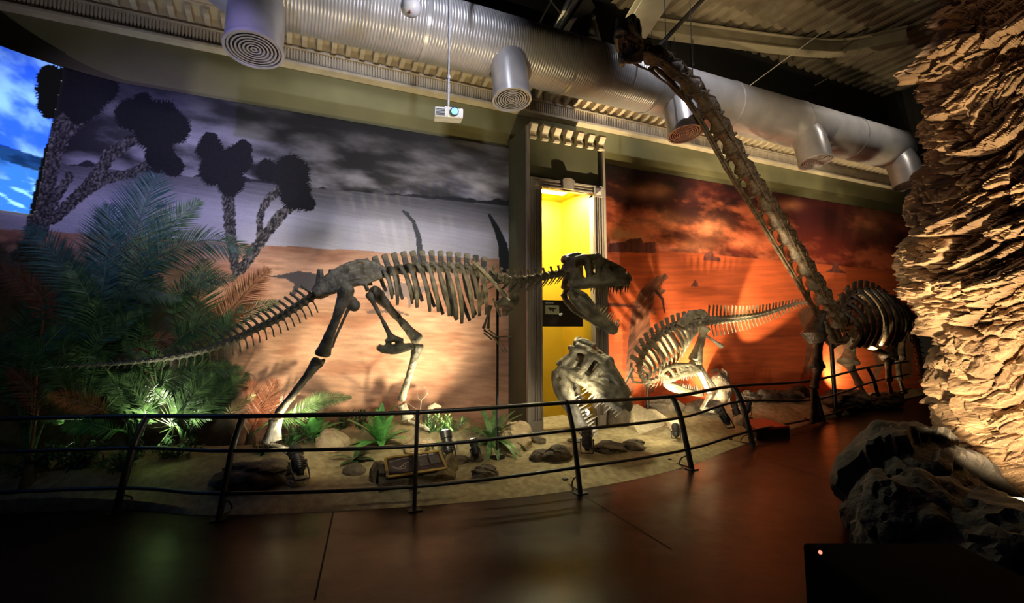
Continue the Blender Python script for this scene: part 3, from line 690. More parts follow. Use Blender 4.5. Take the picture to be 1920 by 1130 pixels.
# ================================================================== SKELETON BUILDERS
def vmesh(name, kind, m_):
    "one vertebra, unit length, x forwards, z up"
    b = MB()
    if kind == 'dorsal':
        b.tube([(-.5,0,0),(-.42,0,0),(-.2,0,0),(.2,0,0),(.42,0,0),(.5,0,0)], [.46,.5,.36,.36,.5,.46], 12)
        b.tube([(0,0,.3),(.0,0,.8),(-.08,0,1.4),(-.14,0,1.9),(-.16,0,2.05)], [.46,.38,.36,.42,.3], 10, flat=.32, ref=Vector((0,1,0)))
        for s_ in (-1,1): b.tube([(0,.1*s_,.45),(-.05,.6*s_,.62),(-.1,.95*s_,.66)], [.22,.15,.13], 8, flat=.6); b.tube([(.2,.2*s_,.5),(.48,.22*s_,.62)], [.14,.1], 6)
    if kind == 'neck':
        b.tube([(-.5,0,0),(-.40,0,0),(-.1,0,.02),(.3,0,.0),(.5,0,0)], [.40,.46,.32,.38,.34], 12)
        b.tube([(-.05,0,.25),(-.1,0,.6),(-.14,0,.9),(-.12,0,1.08)], [.28,.17,.16,.22], 8, flat=.6, ref=Vector((0,1,0)))
        for s_ in (-1,1):
            b.tube([(.25,.15*s_,.3),(.0,.42*s_,.3),(-.45,.36*s_,.46)], [.16,.14,.17], 7)
            b.tube([(.2,.3*s_,-.1),(.05,.42*s_,-.35),(-.5,.44*s_,-.8),(-1.0,.4*s_,-1.15)], [.1,.11,.075,.03], 6)
    if kind == 'tail':
        b.tube([(-.5,0,0),(-.42,0,0),(-.15,0,0),(.15,0,0),(.42,0,0),(.5,0,0)], [.42,.47,.32,.32,.47,.42], 12)
        b.tube([(0,0,.25),(-.15,0,.8),(-.42,0,1.3),(-.50,0,1.45)], [.26,.2,.2,.24], 8, flat=.5, ref=Vector((0,1,0)))
        for s_ in (-1,1): b.tube([(0,.2*s_,.15),(-.08,.62*s_,.16),(-.14,.95*s_,.12)], [.2,.13,.12], 7, flat=.6)
        b.tube([(-.5,0,-.3),(-.6,0,-.9),(-.85,0,-1.35),(-.9,0,-1.5)], [.13,.1,.11,.14], 6)
    if kind == 'tailend':
        b.tube([(-.5,0,0),(-.42,0,0),(-.1,0,0),(.1,0,0),(.42,0,0),(.5,0,0)], [.36,.42,.28,.28,.42,.36], 10)
        b.tube([(0,0,.2),(-.2,0,.5),(-.5,0,.8)], [.22,.16,.14], 7, flat=.5); b.tube([(-.5,0,-.3),(-.65,0,-.75),(-.8,0,-.85)], [.1,.09,.1], 6)
        for s_ in (-1,1): b.tube([(0,.1*s_,.1),(-.1,.55*s_,.12)], [.14,.1], 6)
    if kind == 'long':     # elongated neck vertebra of the giant, low spine, long rods below
        b.tube([(-.5,0,0),(-.44,0,0),(-.15,0,.0),(.2,0,0),(.42,0,.0),(.52,0,0)], [.24,.29,.16,.17,.25,.2], 12)
        b.tube([(.32,0,.1),(.1,0,.24),(-.2,0,.3),(-.42,0,.24)], [.07,.09,.10,.06], 8, flat=1.5)
        for s_ in (-1,1):
            b.tube([(.56,.17*s_,.16),(.3,.15*s_,.14),(-.1,.12*s_,.10),(-.45,.17*s_,.16),(-.6,.16*s_,.2)], [.05,.08,.05,.08,.05], 7)
            b.tube([(.35,.1*s_,-.1),(.3,.24*s_,-.2),(-.2,.26*s_,-.26),(-1.1,.25*s_,-.3)], [.07,.06,.035,.018], 6)
            b.tube([(.1,.1*s_,.05),(.1,.28*s_,-.03),(.15,.24*s_,-.2)], [.07,.06,.05], 6)
    return b.mesh(name, m_)
def put(parent, me, name, M):
    o = bpy.data.objects.new(name, me); COL.objects.link(o); o.parent = parent
    M = M.copy(); M.translation = M.translation-org(parent); o.matrix_basis = M; ORG[o.name] = org(parent); return o
def basis(p, t, sx, sz, sy=None, up=Vector((0,0,1)), roll=0):
    t = t.normalized(); s_ = up.cross(t).normalized(); u = t.cross(s_).normalized()
    if roll: q = Matrix.Rotation(roll, 3, t); s_ = q@s_; u = q@u
    sy = sy or sz
    M = Matrix(((t.x*sx, s_.x*sy, u.x*sz, p.x), (t.y*sx, s_.y*sy, u.y*sz, p.y), (t.z*sx, s_.z*sy, u.z*sz, p.z), (0,0,0,1))); return M
def spine(parent, pts, n, me, size, name='vertebra', seam=.96, jit=.04, zs=None):
    "n vertebrae along pts (head end first); size(t)-> (width, height factor); returns [(pos,tangent,side,up,len)]"
    P = resample(pts, n+1); out = []
    for i in range(n):
        a, c = P[i], P[i+1]; t = (a-c); L_ = t.length; w_, h_ = size(i/(max(1, n-1))); rr = random.uniform(-jit, jit)
        M = basis((a+c)/2, t, L_*seam, h_, w_, roll=rr); me_ = me(i/(max(1, n-1))) if callable(me) else me
        put(parent, me_, name, M); t.normalize(); s_ = Vector((0,0,1)).cross(t).normalized(); out.append(((a+c)/2, t, s_, t.cross(s_).normalized(), L_))
    return out
def rib_mesh(b, a, c, out, r, bulge):
    "curved rib from a to tip c, bowing along 'out'"
    a, c, out = Vector(a), Vector(c), Vector(out); pts = []; rs = []
    for k in range(11):
        t = k/10; pts.append(a.lerp(c, t)+out*bulge*(math.sin(PI*min(1, t*1.02))**.75)*(1 if t < .5 else 1))
        rs.append(r*(.8+.5*math.exp(-(t/.08)**2)+.25*math.sin(PI*t)) if t < .93 else r*.75)
    b.tube(pts, rs, 8, flat=.55)
# ---- skulls: local x 0 (neck) .. 1 (snout), z up, y width; teeth as sub-parts
def skull_parts(parent, M, m_, vox=.014, gape=R(32), kind='rex', teeth_mat=None, depth=1.0, jaw_off=(0,0), thick=1.5):
    def T(x, y, z): return M @ Vector((x, y, z))
    sc_ = M.to_scale()[0]; tm = teeth_mat or m_
    def tb(b, pts, r):
        for s_ in (-1, 1): b.tube([T(x, y*s_, z*depth) for x, y, z in pts], [q*sc_*thick for q in (r if isinstance(r, (list, tuple)) else [r]*len(pts))], 8)
    b = MB()
    # tooth bar and deep upper-jaw plate
    tb(b, [(.34,.150,.035),(.5,.135,.05),(.65,.115,.06),(.8,.088,.075),(.93,.05,.085)], [.030,.038,.042,.044,.045])
    tb(b, [(.62,.098,.115),(.75,.085,.13),(.88,.055,.135),(.955,.03,.12)], [.038,.045,.045,.04])
    tb(b, [(.66,.085,.18),(.75,.07,.195),(.83,.055,.185)], [.03,.035,.03])
    for x0_, z0_, y0_ in ((.50,.16,.125),(.56,.17,.115),(.60,.2,.10),(.52,.22,.115),(.57,.25,.10),(.50,.28,.105),(.55,.12,.125),(.48,.13,.135)): tb(b, [(x0_,y0_-.02,z0_),(x0_+.04,y0_-.025,z0_+.02)], .034)
    tb(b, [(.17,.155,.03),(.16,.15,.12),(.15,.145,.18)], .030); tb(b, [(.36,.16,.06),(.37,.155,.14)], .03)
    tb(b, [(.42,.15,.085),(.55,.135,.095),(.68,.11,.11)], .034); tb(b, [(.10,.16,.02),(.25,.17,.06),(.36,.16,.07)], .026)
    tb(b, [(.60,.11,.085),(.62,.1,.13),(.66,.085,.2)], .03); tb(b, [(.7,.09,.08),(.72,.085,.13),(.75,.07,.2)], .04); tb(b, [(.8,.07,.1),(.82,.06,.18),(.83,.05,.24)], .04)
    tb(b, [(.93,.03,.20),(.965,.025,.15),(.97,.02,.10)], [.025,.03,.035])
    tb(b, [(.90,.035,.225),(.8,.045,.262),(.68,.055,.30),(.56,.07,.335),(.46,.085,.36)], [.028,.032,.034,.036,.04])
    for x, z in ((.95,.10),(.9,.13),(.88,.225),(.8,.262),(.72,.29),(.64,.31),(.56,.335),(.5,.35),(.44,.365),(.36,.38),(.28,.39),(.22,.385)): b.tube([T(x,-.09,z*depth),T(x,.09,z*depth)], .030*sc_, 8) if x < .6 else b.tube([T(x,-.05,z*depth),T(x,.05,z*depth)], .03*sc_, 8)
    tb(b, [(.46,.105,.365),(.445,.125,.27),(.44,.145,.15),(.42,.155,.05)], [.036,.028,.026,.03])      # lacrimal
    tb(b, [(.50,.10,.375),(.44,.115,.395),(.40,.12,.385)], [.03,.036,.03])                              # brow horn
    tb(b, [(.42,.13,.385),(.33,.13,.38),(.24,.14,.375)], .026)
    tb(b, [(.25,.145,.385),(.28,.155,.28),(.30,.165,.17),(.31,.165,.08)], [.04,.034,.028,.032])         # postorbital
    tb(b, [(.44,.150,.045),(.32,.165,.03),(.22,.17,.02),(.12,.165,-.005),(.055,.155,-.03)], [.036,.042,.038,.030,.030])
    tb(b, [(.25,.14,.37),(.15,.14,.345),(.06,.14,.30)], [.034,.03,.036])                                # squamosal bar
    tb(b, [(.05,.14,.30),(.085,.145,.20),(.065,.155,.10),(.05,.150,-.02)], [.038,.028,.030,.040])       # quadrate
    tb(b, [(.085,.148,.2),(.15,.155,.185)], [.03,.02])
    tb(b, [(.22,.05,.385),(.12,.05,.37),(.03,.06,.36)], [.045,.045,.035])
    b.tube([T(.02,-.13,.33*depth),T(.0,-.06,.37*depth),T(.0,.06,.37*depth),T(.02,.13,.33*depth)], .036*sc_, 8)   # occipital crest
    b.tube([T(.0,0,.22*depth),T(.10,0,.26*depth),T(.25,0,.32*depth),T(.4,0,.34*depth)], [.05*sc_,.075*sc_,.06*sc_,.05*sc_], 10)
    b.ball(T(-.02,0,.22*depth), .035*sc_)
    for s_ in (-1,1): b.tube([T(.04,.05*s_,.2*depth),T(.03,.11*s_,.26*depth),T(.04,.14*s_,.28*depth)], .03*sc_, 7); b.tube([T(.05,.14*s_,.02),T(.16,.07*s_,.05),T(.3,.03*s_,.07),T(.5,.03*s_,.08),T(.8,.02,.10)], .022*sc_, 7)
    random.seed(int(sc_*1000))
    for k in range(14): b.ball(T(random.uniform(.62,.9), random.choice((-1,1))*random.uniform(.05,.09), random.uniform(.1,.2)*depth), .028*sc_, 8, 6)
    o = b.build('skull', m_, parent); remesh(o, vox*sc_, 2, .016*sc_, .05*sc_)
    tl = MB(); n = 13
    for k in range(n):
        t = k/(n-1); x = .46+.49*t; y = .145*(1-t)+.045*t if x < .9 else .045*(1-(x-.9)/.1)+.01; y = .138-.1*max(0, (x-.5)/.45)**1.3
        L_ = 1.35*(.085+.035*math.sin(k*2.3))*(1.0 if .15 < t < .9 else .75)
        for s_ in (-1,1): tl.cone(T(x, y*s_, .035*depth+.02*t), T(x-.018, y*s_*.97, .035+.02*t-L_-.01), .018*sc_)
    tl.build('upper_teeth', tm, o)
    # lower jaw
    cg, sg = math.cos(-gape), math.sin(-gape); hx, hz = .055+jaw_off[0], -.06+jaw_off[1]
    def J(x, y, z): return T(hx+x*cg-z*sg, y, hz+x*sg+z*cg)
    def tj(b, pts, r):
        for s_ in (-1,1): b.tube([J(x, y*s_, z*depth) for x, y, z in pts], [q*sc_*(.5+.5*thick) for q in r], 8)
    b = MB()
    tj(b, [(-.02,.15,.0),(.08,.155,.03),(.2,.16,.05),(.30,.155,.04),(.45,.13,.0),(.65,.095,-.01),(.8,.055,.0),(.90,.02,.01)], [.04,.034,.034,.032,.034,.036,.036,.034])
    tj(b, [(.0,.15,-.04),(.1,.155,-.09),(.25,.155,-.115),(.4,.135,-.105),(.55,.11,-.085),(.7,.08,-.075),(.82,.045,-.06),(.9,.02,-.04)], [.034,.036,.036,.034,.034,.034,.034,.034])
    tj(b, [(.13,.156,-.03),(.25,.156,-.035),(.35,.145,-.04),(.5,.12,-.045),(.7,.085,-.04),(.85,.04,-.025)], [.034,.046,.046,.036,.036,.034])
    for x, y in ((.9,.02),(.86,.035)): b.tube([J(x,-y,-.015),J(x,y,-.015)], .04*sc_, 8)
    o2 = b.build('lower_jaw', m_, parent); remesh(o2, vox*sc_, 2, .012*sc_, .05*sc_)
    tl = MB(); n = 12
    for k in range(n):
        t = k/(n-1); x = .40+.5*t; y = .14-.125*t**1.1; L_ = 1.4*(.07+.03*math.sin(k*1.9+1))*(1 if .1 < t < .92 else .7)
        for s_ in (-1,1): tl.cone(J(x, y*s_, .015), J(x-.01, y*s_, .015+.02+L_), .017*sc_)
    tl.build('lower_teeth', tm, o2)
    return o, o2

# ================================================================== LARGE WALKING SKELETON
V_d = vmesh('dorsal_vertebra', 'dorsal', M_bone); V_n = vmesh('neck_vertebra', 'neck', M_bone); V_t = vmesh('tail_vertebra', 'tail', M_bone); V_e = vmesh('tail_end_vertebra', 'tailend', M_bone)
hip = S(655, 520, 5.5)
T1 = empty('predator_skeleton', (hip.x, hip.y, .3), 'large dark walking predator skeleton with open jaws and long tail before the lake mural', 'skeleton')
def Yt(px): return float(np.interp(px, [100, 280, 450, 600, 700, 800, 930, 1060, 1180], [6.0, 5.75, 5.6, 5.52, 5.47, 5.38, 5.14, 5.02, 4.92]))
def line(pts, n=8): return catmull([S(x, y, Yt(x)) for x, y in pts], n)
# tail
tp = line([(592,552),(560,573),(520,598),(480,617),(425,643),(354,664),(283,675),(212,682),(140,686),(90,688)])
spine(T1, tp, 38, lambda t: V_t if t < .62 else V_e, lambda t: (.095*(1-t)**.8+.018, .094*(1-t)**.75+.020), 'tail_vertebra')
# back
dp = line([(912,514),(880,508),(840,504),(800,503),(760,506),(722,513),(690,522)])
ds = spine(T1, dp, 14, V_d, lambda t: (.105, .096+.012*t), 'back_vertebra', .93)
npnts = line([(1058,512),(1035,516),(1005,522),(975,527),(945,525),(915,516)])
ns_ = spine(T1, npnts, 10, V_n, lambda t: (.1+.035*t, .098+.03*t), 'neck_vertebra', .95)
# ribs
tips_n = [(899,575),(912,589),(899,592),(887,596),(866,606),(857,599),(842,592),(822,584),(806,584),(782,576),(773,569),(745,571),(735,560)]
tips_f = [(893,560),(905,570),(892,590),(881,601),(856,600),(848,592),(831,589),(815,575),(792,564),(778,560),(755,561),(738,552),(724,546)]
for k, (p, t_, s_, u_, L_) in enumerate(ds[:13]):
    for sg, tips in ((-1, tips_n), (1, tips_f)):
        q = tips[k]; c = S(q[0], q[1], Yt(q[0])+sg*.17); a = p+Vector((0, sg*.09, .055)); b = MB()
        rib_mesh(b, a, c, Vector((.02, sg, .12)), .027 if k < 10 else .023, .10 if k > 0 else .05); b.build('rib', M_bone, T1)
# pelvis
def SS(x, y, dy): return S(x, y, Yt(x)+dy)
for sg in (-1, 1):
    dy = sg*.12; b = MB()
    top = [(586,546),(600,528),(625,509),(650,496),(675,489),(700,493),(722,505)]; low = [(590,552),(612,548),(640,541),(660,532),(684,530),(705,522),(722,515)]
    for i in range(6):
        for f_ in (0, .25, .5, .75, 1):
            a = Vector(top[i]).lerp(Vector(low[i]), f_); c = Vector(top[i+1]).lerp(Vector(low[i+1]), f_)
            b.tube([SS(a[0], a[1], dy*(1-.25*(1-f_))), SS(c[0], c[1], dy*(1-.25*(1-f_)))], .030, 8, flat=.8)
    b.bone(SS(640,538,dy), SS(652,548,dy), .03, .035, .035); b.bone(SS(684,530,dy), SS(690,546,dy), .028, .035, .035)
    o = b.build('hip_blade', M_bone, T1); remesh(o, .011, 2, .022, .06)
b = MB(); sp_ = line([(690,520),(660,527),(625,538),(592,552)])
b.tube(sp_, [.075,.075,.07,.07]*6+[.05]*(len(sp_)-24) if len(sp_) > 24 else .06, 10)
for x in (600,622,645,668,690): b.tube([SS(x,535,0), SS(x,505,0)], [.05,.03], 8)
b.build('sacrum', M_bone, T1)
# pubis + boot, ischium
b = MB(); b.bone(SS(690,548,-.05), SS(738,640,-.02), .026, .05, .05, bow=(0,0,.0)); b.bone(SS(690,548,.07), SS(738,640,.0), .022, .04, .05)
b.tube([SS(708,650,-.02),SS(716,654,-.01),SS(735,655,0),SS(755,652,0),SS(775,648,0)], [.05,.062,.085,.08,.045], 10, flat=.7); b.tube([SS(722,640,0),SS(738,634,0),SS(756,640,0)], [.04,.07,.05], 10, flat=.6)
o = b.build('pubis', M_bone, T1); remesh(o, .012, 2, .015, .08)
b = MB(); b.bone(SS(664,556,.0), SS(620,652,.0), .020, .055, .03); b.ball(SS(664,572,0), .07)
o = b.build('ischium', M_bone, T1); remesh(o, .011, 2, .012, .06)
# legs. near leg (its knee hidden by the forward swing), far leg
def leg(pts, dy, name, radii, foot, toes):
    A, K, F_, Gd = [SS(x, y, dy_) for (x, y), dy_ in zip(pts, dy)]
    b = MB(); b.bone(A, K, radii[0], radii[0]*1.9, radii[0]*1.75, 12, .85); b.ball(A+Vector((0,-.03 if dy[0] < 0 else .03,0)), radii[0]*1.6); o = b.build('thigh_bone', M_bone, T1); remesh(o, .012, 2, .02, .07)
    k2 = K+(F_-K).normalized()*.03; b = MB(); b.bone(k2, F_, radii[1], radii[1]*2.1, radii[1]*1.4, 12, .8); b.bone(k2+Vector((.05,.02,0)), F_+Vector((.03,.02,0)), radii[1]*.4, radii[1]*.8, radii[1]*.6, 8)
    o = b.build('shin_bone', M_bone, T1); remesh(o, .011, 2, .016, .06)
    f1 = F_+(Gd-F_).normalized()*.03; b = MB()
    for q in (-.045, 0, .045): b.bone(f1+Vector((q*.5, q, 0)), Gd+Vector((q*1.2, q*1.2, .07)), .030, .050, .048, 9)
    o = b.build('foot_bone', M_bone, T1); remesh(o, .010, 2, .01, .05)
    for i_, (dx, dy_) in enumerate(toes):
        b = MB(); g = Gd+Vector((0,0,.05)); e = Gd+Vector((dx, dy_, 0)); e.z = max(sand_at(e.x, e.y)+.02, e.z-.05)
        b.bone(g, g.lerp(e, .38), .022, .032, .03, 8); b.bone(g.lerp(e, .4), g.lerp(e, .72), .019, .028, .025, 8); b.cone(g.lerp(e, .74), e, .024, 8); b.build('toe', M_bone, T1)
leg([(650,545),(603,668),(519,778),(508,842)], (-.16,-.16,-.14,-.14), 'near', (.048,.042), None, [(.26,-.10),(.22,-.2),(.24,.04)])
leg([(704,548),(786,640),(752,752),(765,797)], (.16,.20,.22,.22), 'far', (.050,.036), None, [(.24,-.06),(.22,-.16),(.22,.06)])
# shoulders and arms
for sg in (-1, 1):
    d_ = sg*.15; b = MB(); b.tube([SS(886,488,d_*.9), SS(896,497,d_), SS(915,517,d_*1.05), SS(935,540,d_), SS(948,556,d_)], [.055,.045,.038,.044,.06], 10, flat=.5)
    b.tube([SS(930,572,d_*.8), SS(945,566,d_*.9), SS(955,572,d_*.8), SS(945,588,d_*.5)], [.07,.12,.13,.06], 12, flat=.55); b.ball(SS(966,562,d_*.8), (.06,.05,.09))
    o = b.build('shoulder_blade', M_bone, T1); remesh(o, .011, 2, .012, .06)
    ox = 0 if sg < 0 else 9
    b = MB(); b.bone(SS(921-ox*.3,572,d_), SS(906+ox,616,d_*1.1), .014, .028, .024, 8); b.build('upper_arm_bone', M_bone, T1)
    b = MB(); b.bone(SS(907+ox,618,d_*1.1), SS(924+ox,630,d_), .012, .02, .018, 8); b.bone(SS(907+ox,624,d_*1.1), SS(922+ox,636,d_), .009, .015, .015, 8); b.build('forearm_bone', M_bone, T1)
    b = MB()
    for fx, fy in ((958,629),(950,660)):
        a = SS(925+ox,632,d_); e = SS(fx-4+ox*.6, fy, d_); b.bone(a, a.lerp(e, .4), .010, .014, .013, 7); b.bone(a.lerp(e, .42), a.lerp(e, .72)-Vector((0,0,.006)), .009, .013, .011, 7); b.cone(a.lerp(e, .74), e-Vector((0,0,.02)), .012, 6)
    b.build('hand_bone', M_bone, T1)
b = MB(); b.tube([SS(925,560,-.13), SS(938,592,0), SS(925,560,.13)], .014, 8); b.build('wishbone', M_bone, T1)
# skull in side view, snout slightly downwards
o_ = S(1058, 536, 5.0); e_ = S(1182, 541, 4.80); xd = (e_-o_); Ls = xd.length; xd.normalize(); yd = Vector((0,0,1)).cross(xd).normalized(); zd = xd.cross(yd)
M = Matrix(((xd.x*Ls, yd.x*Ls, zd.x*Ls, o_.x), (xd.y*Ls, yd.y*Ls, zd.y*Ls, o_.y), (xd.z*Ls, yd.z*Ls, zd.z*Ls, o_.z), (0,0,0,1)))
skull_parts(T1, M, M_bone, .013, R(37), depth=1.1)
# mount posts
b = MB(); q = GS(932, 858); tp_ = S(929, 545, q.y); b.tube([q-Vector((0,0,.05)), (q.x, q.y, tp_.z)], .017, 10); b.tube([(q.x,q.y,tp_.z-.01), SS(929,530,0)], .012, 8); b.tube([q+Vector((0,0,-.02)), q+Vector((0,0,.012))], .09, 16); b.build('mount_post', M_black, T1)

# ================================================================== SKULL ON A STAND (three-quarter view)
c = G(1098, 800, .12); c = Vector((4.0, 5.35, 0)); 
Yk = 5.35; base = S(1095, 690, Yk)
T2 = empty('skull_cast', (base.x, base.y, .1), 'big predator skull cast with gaping jaws mounted low on a rod before the yellow alcove', 'skull')
# local frame: snout points right, down and toward the viewer
xd = Vector((.50, -.55, -.60)).normalized(); yd = Vector((0,0,1)).cross(xd).normalized(); zd = xd.cross(yd)
Lk = 1.02; o_ = S(1052, 678, Yk+.18)
M = Matrix(((xd.x*Lk, yd.x*Lk, zd.x*Lk, o_.x), (xd.y*Lk, yd.y*Lk, zd.y*Lk, o_.y), (xd.z*Lk, yd.z*Lk, zd.z*Lk, o_.z), (0,0,0,1)))
skull_parts(T2, M, M_bone, .012, R(27), teeth_mat=M_tooth, thick=1.8)
q = S(1077, 800, Yk+.15); q.z = sand_at(q.x, q.y); b = MB(); b.tube([q, S(1077,672,Yk+.15)], .012, 8); b.tube([q, q+Vector((0,0,.015))], .1, 16); b.tube([q+Vector((0,0,.25)), S(1083,745,Yk)], .01, 8); b.build('stand', M_black, T2)
# ================================================================== CROUCHING BITER
V_d2 = vmesh('back_vertebra', 'dorsal', M_bone_l); V_n2 = vmesh('neck_vertebra', 'neck', M_bone_l); V_t2 = vmesh('tail_vertebra', 'tail', M_bone_l)
YB = 5.75
def B(x, y, dy=0): return S(x, y, YB+dy)
bp_ = B(1300, 640)
T3 = empty('biter_skeleton', (bp_.x, bp_.y, .12), 'pale crouching dinosaur skeleton with open jaws low down before the red mural', 'skeleton')
def bline(pts, n=8): return catmull([B(x, y) for x, y in pts], n)
spine(T3, bline([(1326,602),(1370,598),(1416,592),(1462,579),(1485,571),(1505,567),(1522,566)]), 31, V_t2, lambda t: (.1, .15*(1-t)**.85+.022), 'tail_vertebra')
bd = bline([(1200,684),(1206,664),(1220,645),(1238,630),(1262,615),(1290,606),(1318,602)])
dsp = spine(T3, list(reversed(bd))[::-1], 14, V_d2, lambda t: (.1, .098), 'back_vertebra', .95)
spine(T3, bline([(1240,706),(1228,714),(1214,716),(1203,708),(1198,696),(1200,684)]), 8, V_n2, lambda t: (.08, .075), 'neck_vertebra', .95)
tips = [(1216,708),(1226,704),(1236,702),(1244,694),(1254,690),(1262,684),(1270,678),(1278,669),(1282,660),(1287,652),(1288,645),(1290,638)]
for k in range(12):
    p, t_, s_, u_, L_ = dsp[k]
    for sg in (-1, 1):
        q = tips[k]; b = MB(); rib_mesh(b, p+Vector((0, sg*.06, .02)), B(q[0]+(4 if sg > 0 else 0), q[1]-(4 if sg > 0 else 0), sg*.15), Vector((0, sg, .0)), .028, .10); b.build('rib', M_bone_l, T3)
for sg in (-1, 1):
    b = MB(); top = [(1272,606),(1285,592),(1300,585),(1318,583),(1326,592)]; low = [(1280,616),(1292,614),(1304,614),(1314,612),(1324,606)]
    for i in range(4):
        for f_ in (0, .33, .66, 1):
            a = Vector(top[i]).lerp(Vector(low[i]), f_); c = Vector(top[i+1]).lerp(Vector(low[i+1]), f_); b.tube([B(a[0],a[1],sg*.1), B(c[0],c[1],sg*.1)], .036, 8)
    o = b.build('hip_blade', M_bone_l, T3); remesh(o, .013, 2, .02, .06)
    b = MB(); d_ = sg*.14; b.tube([B(1222,650,d_), B(1234,655,d_), B(1243,668,d_*1.1), B(1246,684,d_)], [.03,.045,.055,.05], 10, flat=.5); o = b.build('shoulder_blade', M_bone_l, T3)
b = MB(); b.bone(B(1300,612), B(1354,650), .024, .05, .05); b.ball(B(1300,622), .07); b.build('pubis', M_bone_l, T3)
def bleg(A, K, F_, Gd, d_):
    A, K, F_, Gd = [B(x, y, d_) for x, y in (A, K, F_, Gd)]; Gd.z = max(Gd.z, sand_at(Gd.x, Gd.y)+.02)
    b = MB(); b.bone(A, K, .050, .10, .085, 12); o = b.build('thigh_bone', M_bone_l, T3); remesh(o, .014, 2, .02, .07)
    b = MB(); b.bone(K, F_, .035, .075, .055); b.bone(K+Vector((.08,.02,0)), F_+Vector((.05,.02,0)), .016, .03, .025); b.build('shin_bone', M_bone_l, T3)
    b = MB()
    for q in (-.045, .0, .045): b.bone(F_+Vector((q*.6,q,0)), Gd+Vector((q*1.4,q*1.2,.03)), .020, .036, .034, 8)
    for q in (-.06, .0, .06): b.cone(Gd+Vector((q*1.2,q*1.2,.04)), Gd+Vector((.12+q*1.5, q*1.5-.14, 0)), .026)
    b.build('foot_bone', M_bone_l, T3)
bleg((1322,612),(1298,676),(1331,738),(1316,770), -.17)
bleg((1322,612),(1308,684),(1342,730),(1328,765), .18)
for sg in (-1, 1):
    d_ = sg*.2; b = MB(); b.bone(B(1186,690,d_*.7), B(1168,726,d_), .018, .034, .028, 8); b.build('upper_arm_bone', M_bone_l, T3)
    b = MB(); b.bone(B(1168,727,d_), B(1178,742,d_), .014, .024, .02, 8); b.cone(B(1178,742,d_), B(1186,758,d_), .014); b.cone(B(1178,742,d_), B(1194,748,d_), .014); b.cone(B(1178,742,d_), B(1174,760,d_), .014); b.build('forearm_bone', M_bone_l, T3)
b = MB(); b.tube([B(1184,680,-.06), B(1182,700,0), B(1188,716,.0), B(1210,718,.0), B(1228,722,0)], [.02,.024,.02,.018,.01], 8); b.build('wishbone', M_bone_l, T3)
o_ = B(1241, 716, -.12); e_ = B(1319, 695, -.45); xd = e_-o_; Ls = xd.length*.98; xd.normalize(); yd = Vector((0,0,1)).cross(xd).normalized(); zd = xd.cross(yd)
M = Matrix(((xd.x*Ls, yd.x*Ls, zd.x*Ls, o_.x), (xd.y*Ls, yd.y*Ls, zd.y*Ls, o_.y), (xd.z*Ls, yd.z*Ls, zd.z*Ls, o_.z), (0,0,0,1)))
skull_parts(T3, M, M_bone_l, .014, R(30), depth=.80, thick=1.55, teeth_mat=M_tooth)
q = B(1214, 760); q.z = sand_at(q.x, q.y)-.02; b = MB(); b.tube([q, B(1213,700)], .014, 8); b.build('mount_post', M_black, T3)

# ================================================================== LONG-NECKED GIANT
V_l = vmesh('neck_vertebra', 'long', M_bone_br); V_d3 = vmesh('back_vertebra', 'dorsal', M_bone_br); V_t3 = vmesh('tail_vertebra', 'tail', M_bone_br)
NK = [(1186,88,4.25),(1202,96,4.27),(1240,112,4.34),(1282,148,4.42),(1320,190,4.5),(1360,255,4.62),(1400,325,4.74),(1440,385,4.88),(1482,455,5.05),(1522,520,5.2),(1552,570,5.34),(1572,602,5.45)]
np_ = catmull([S(*p) for p in NK], 6); hb = S(1585, 600, 5.6)
T4 = empty('giant_skeleton', (hb.x, hb.y, .2), 'huge long-necked dinosaur skeleton whose neck sweeps up across the duct to the ceiling', 'skeleton')
spine(T4, np_, 17, V_l, lambda t: (.5, .40+.22*t), 'neck_vertebra', .97, .12)
# paired neck rods below the neck
b = MB()
for dx in (-26, -20):
    pts = catmull([S(x+dx*(.5+.5*min(1, i/3)), y+14, Y_) for i, (x, y, Y_) in enumerate(NK[2:])], 5); b.tube(pts, [.016+.01*math.sin(i*1.3)**2 for i in range(len(pts))], 7)
b.build('neck_rod', M_bone_br, T4)
# torso
bk = [(1572,602,5.45),(1585,570,5.52),(1605,548,5.62),(1635,548,5.75),(1662,565,5.9),(1685,592,6.0),(1700,612,6.05)]
bs = spine(T4, catmull([S(*p) for p in bk], 8), 13, V_d3, lambda t: (.2, .115-.02*t), 'back_vertebra', .96)
for k, (p, t_, s_, u_, L_) in enumerate(bs[:12]):
    for sg in (-1, 1):
        out = Vector((-t_.y, t_.x, 0)).normalized()*(-sg); wide = .34*(math.sin(PI*(k+2.5)/15)); dep = 1.05*(math.sin(PI*(k+3.0)/16))
        a = p+out*.08+Vector((0,0,.03)); c = p+out*wide*.75+Vector((0,0,-dep)); c.y = min(c.y, 6.52); b = MB(); rib_mesh(b, a, c, out, .080, .2*(.3 if (p+out*.6).y > 6.5 else 1)); b.build('rib', M_bone_br, T4)
def sp3(x, y, Y_): return S(x, y, Y_)
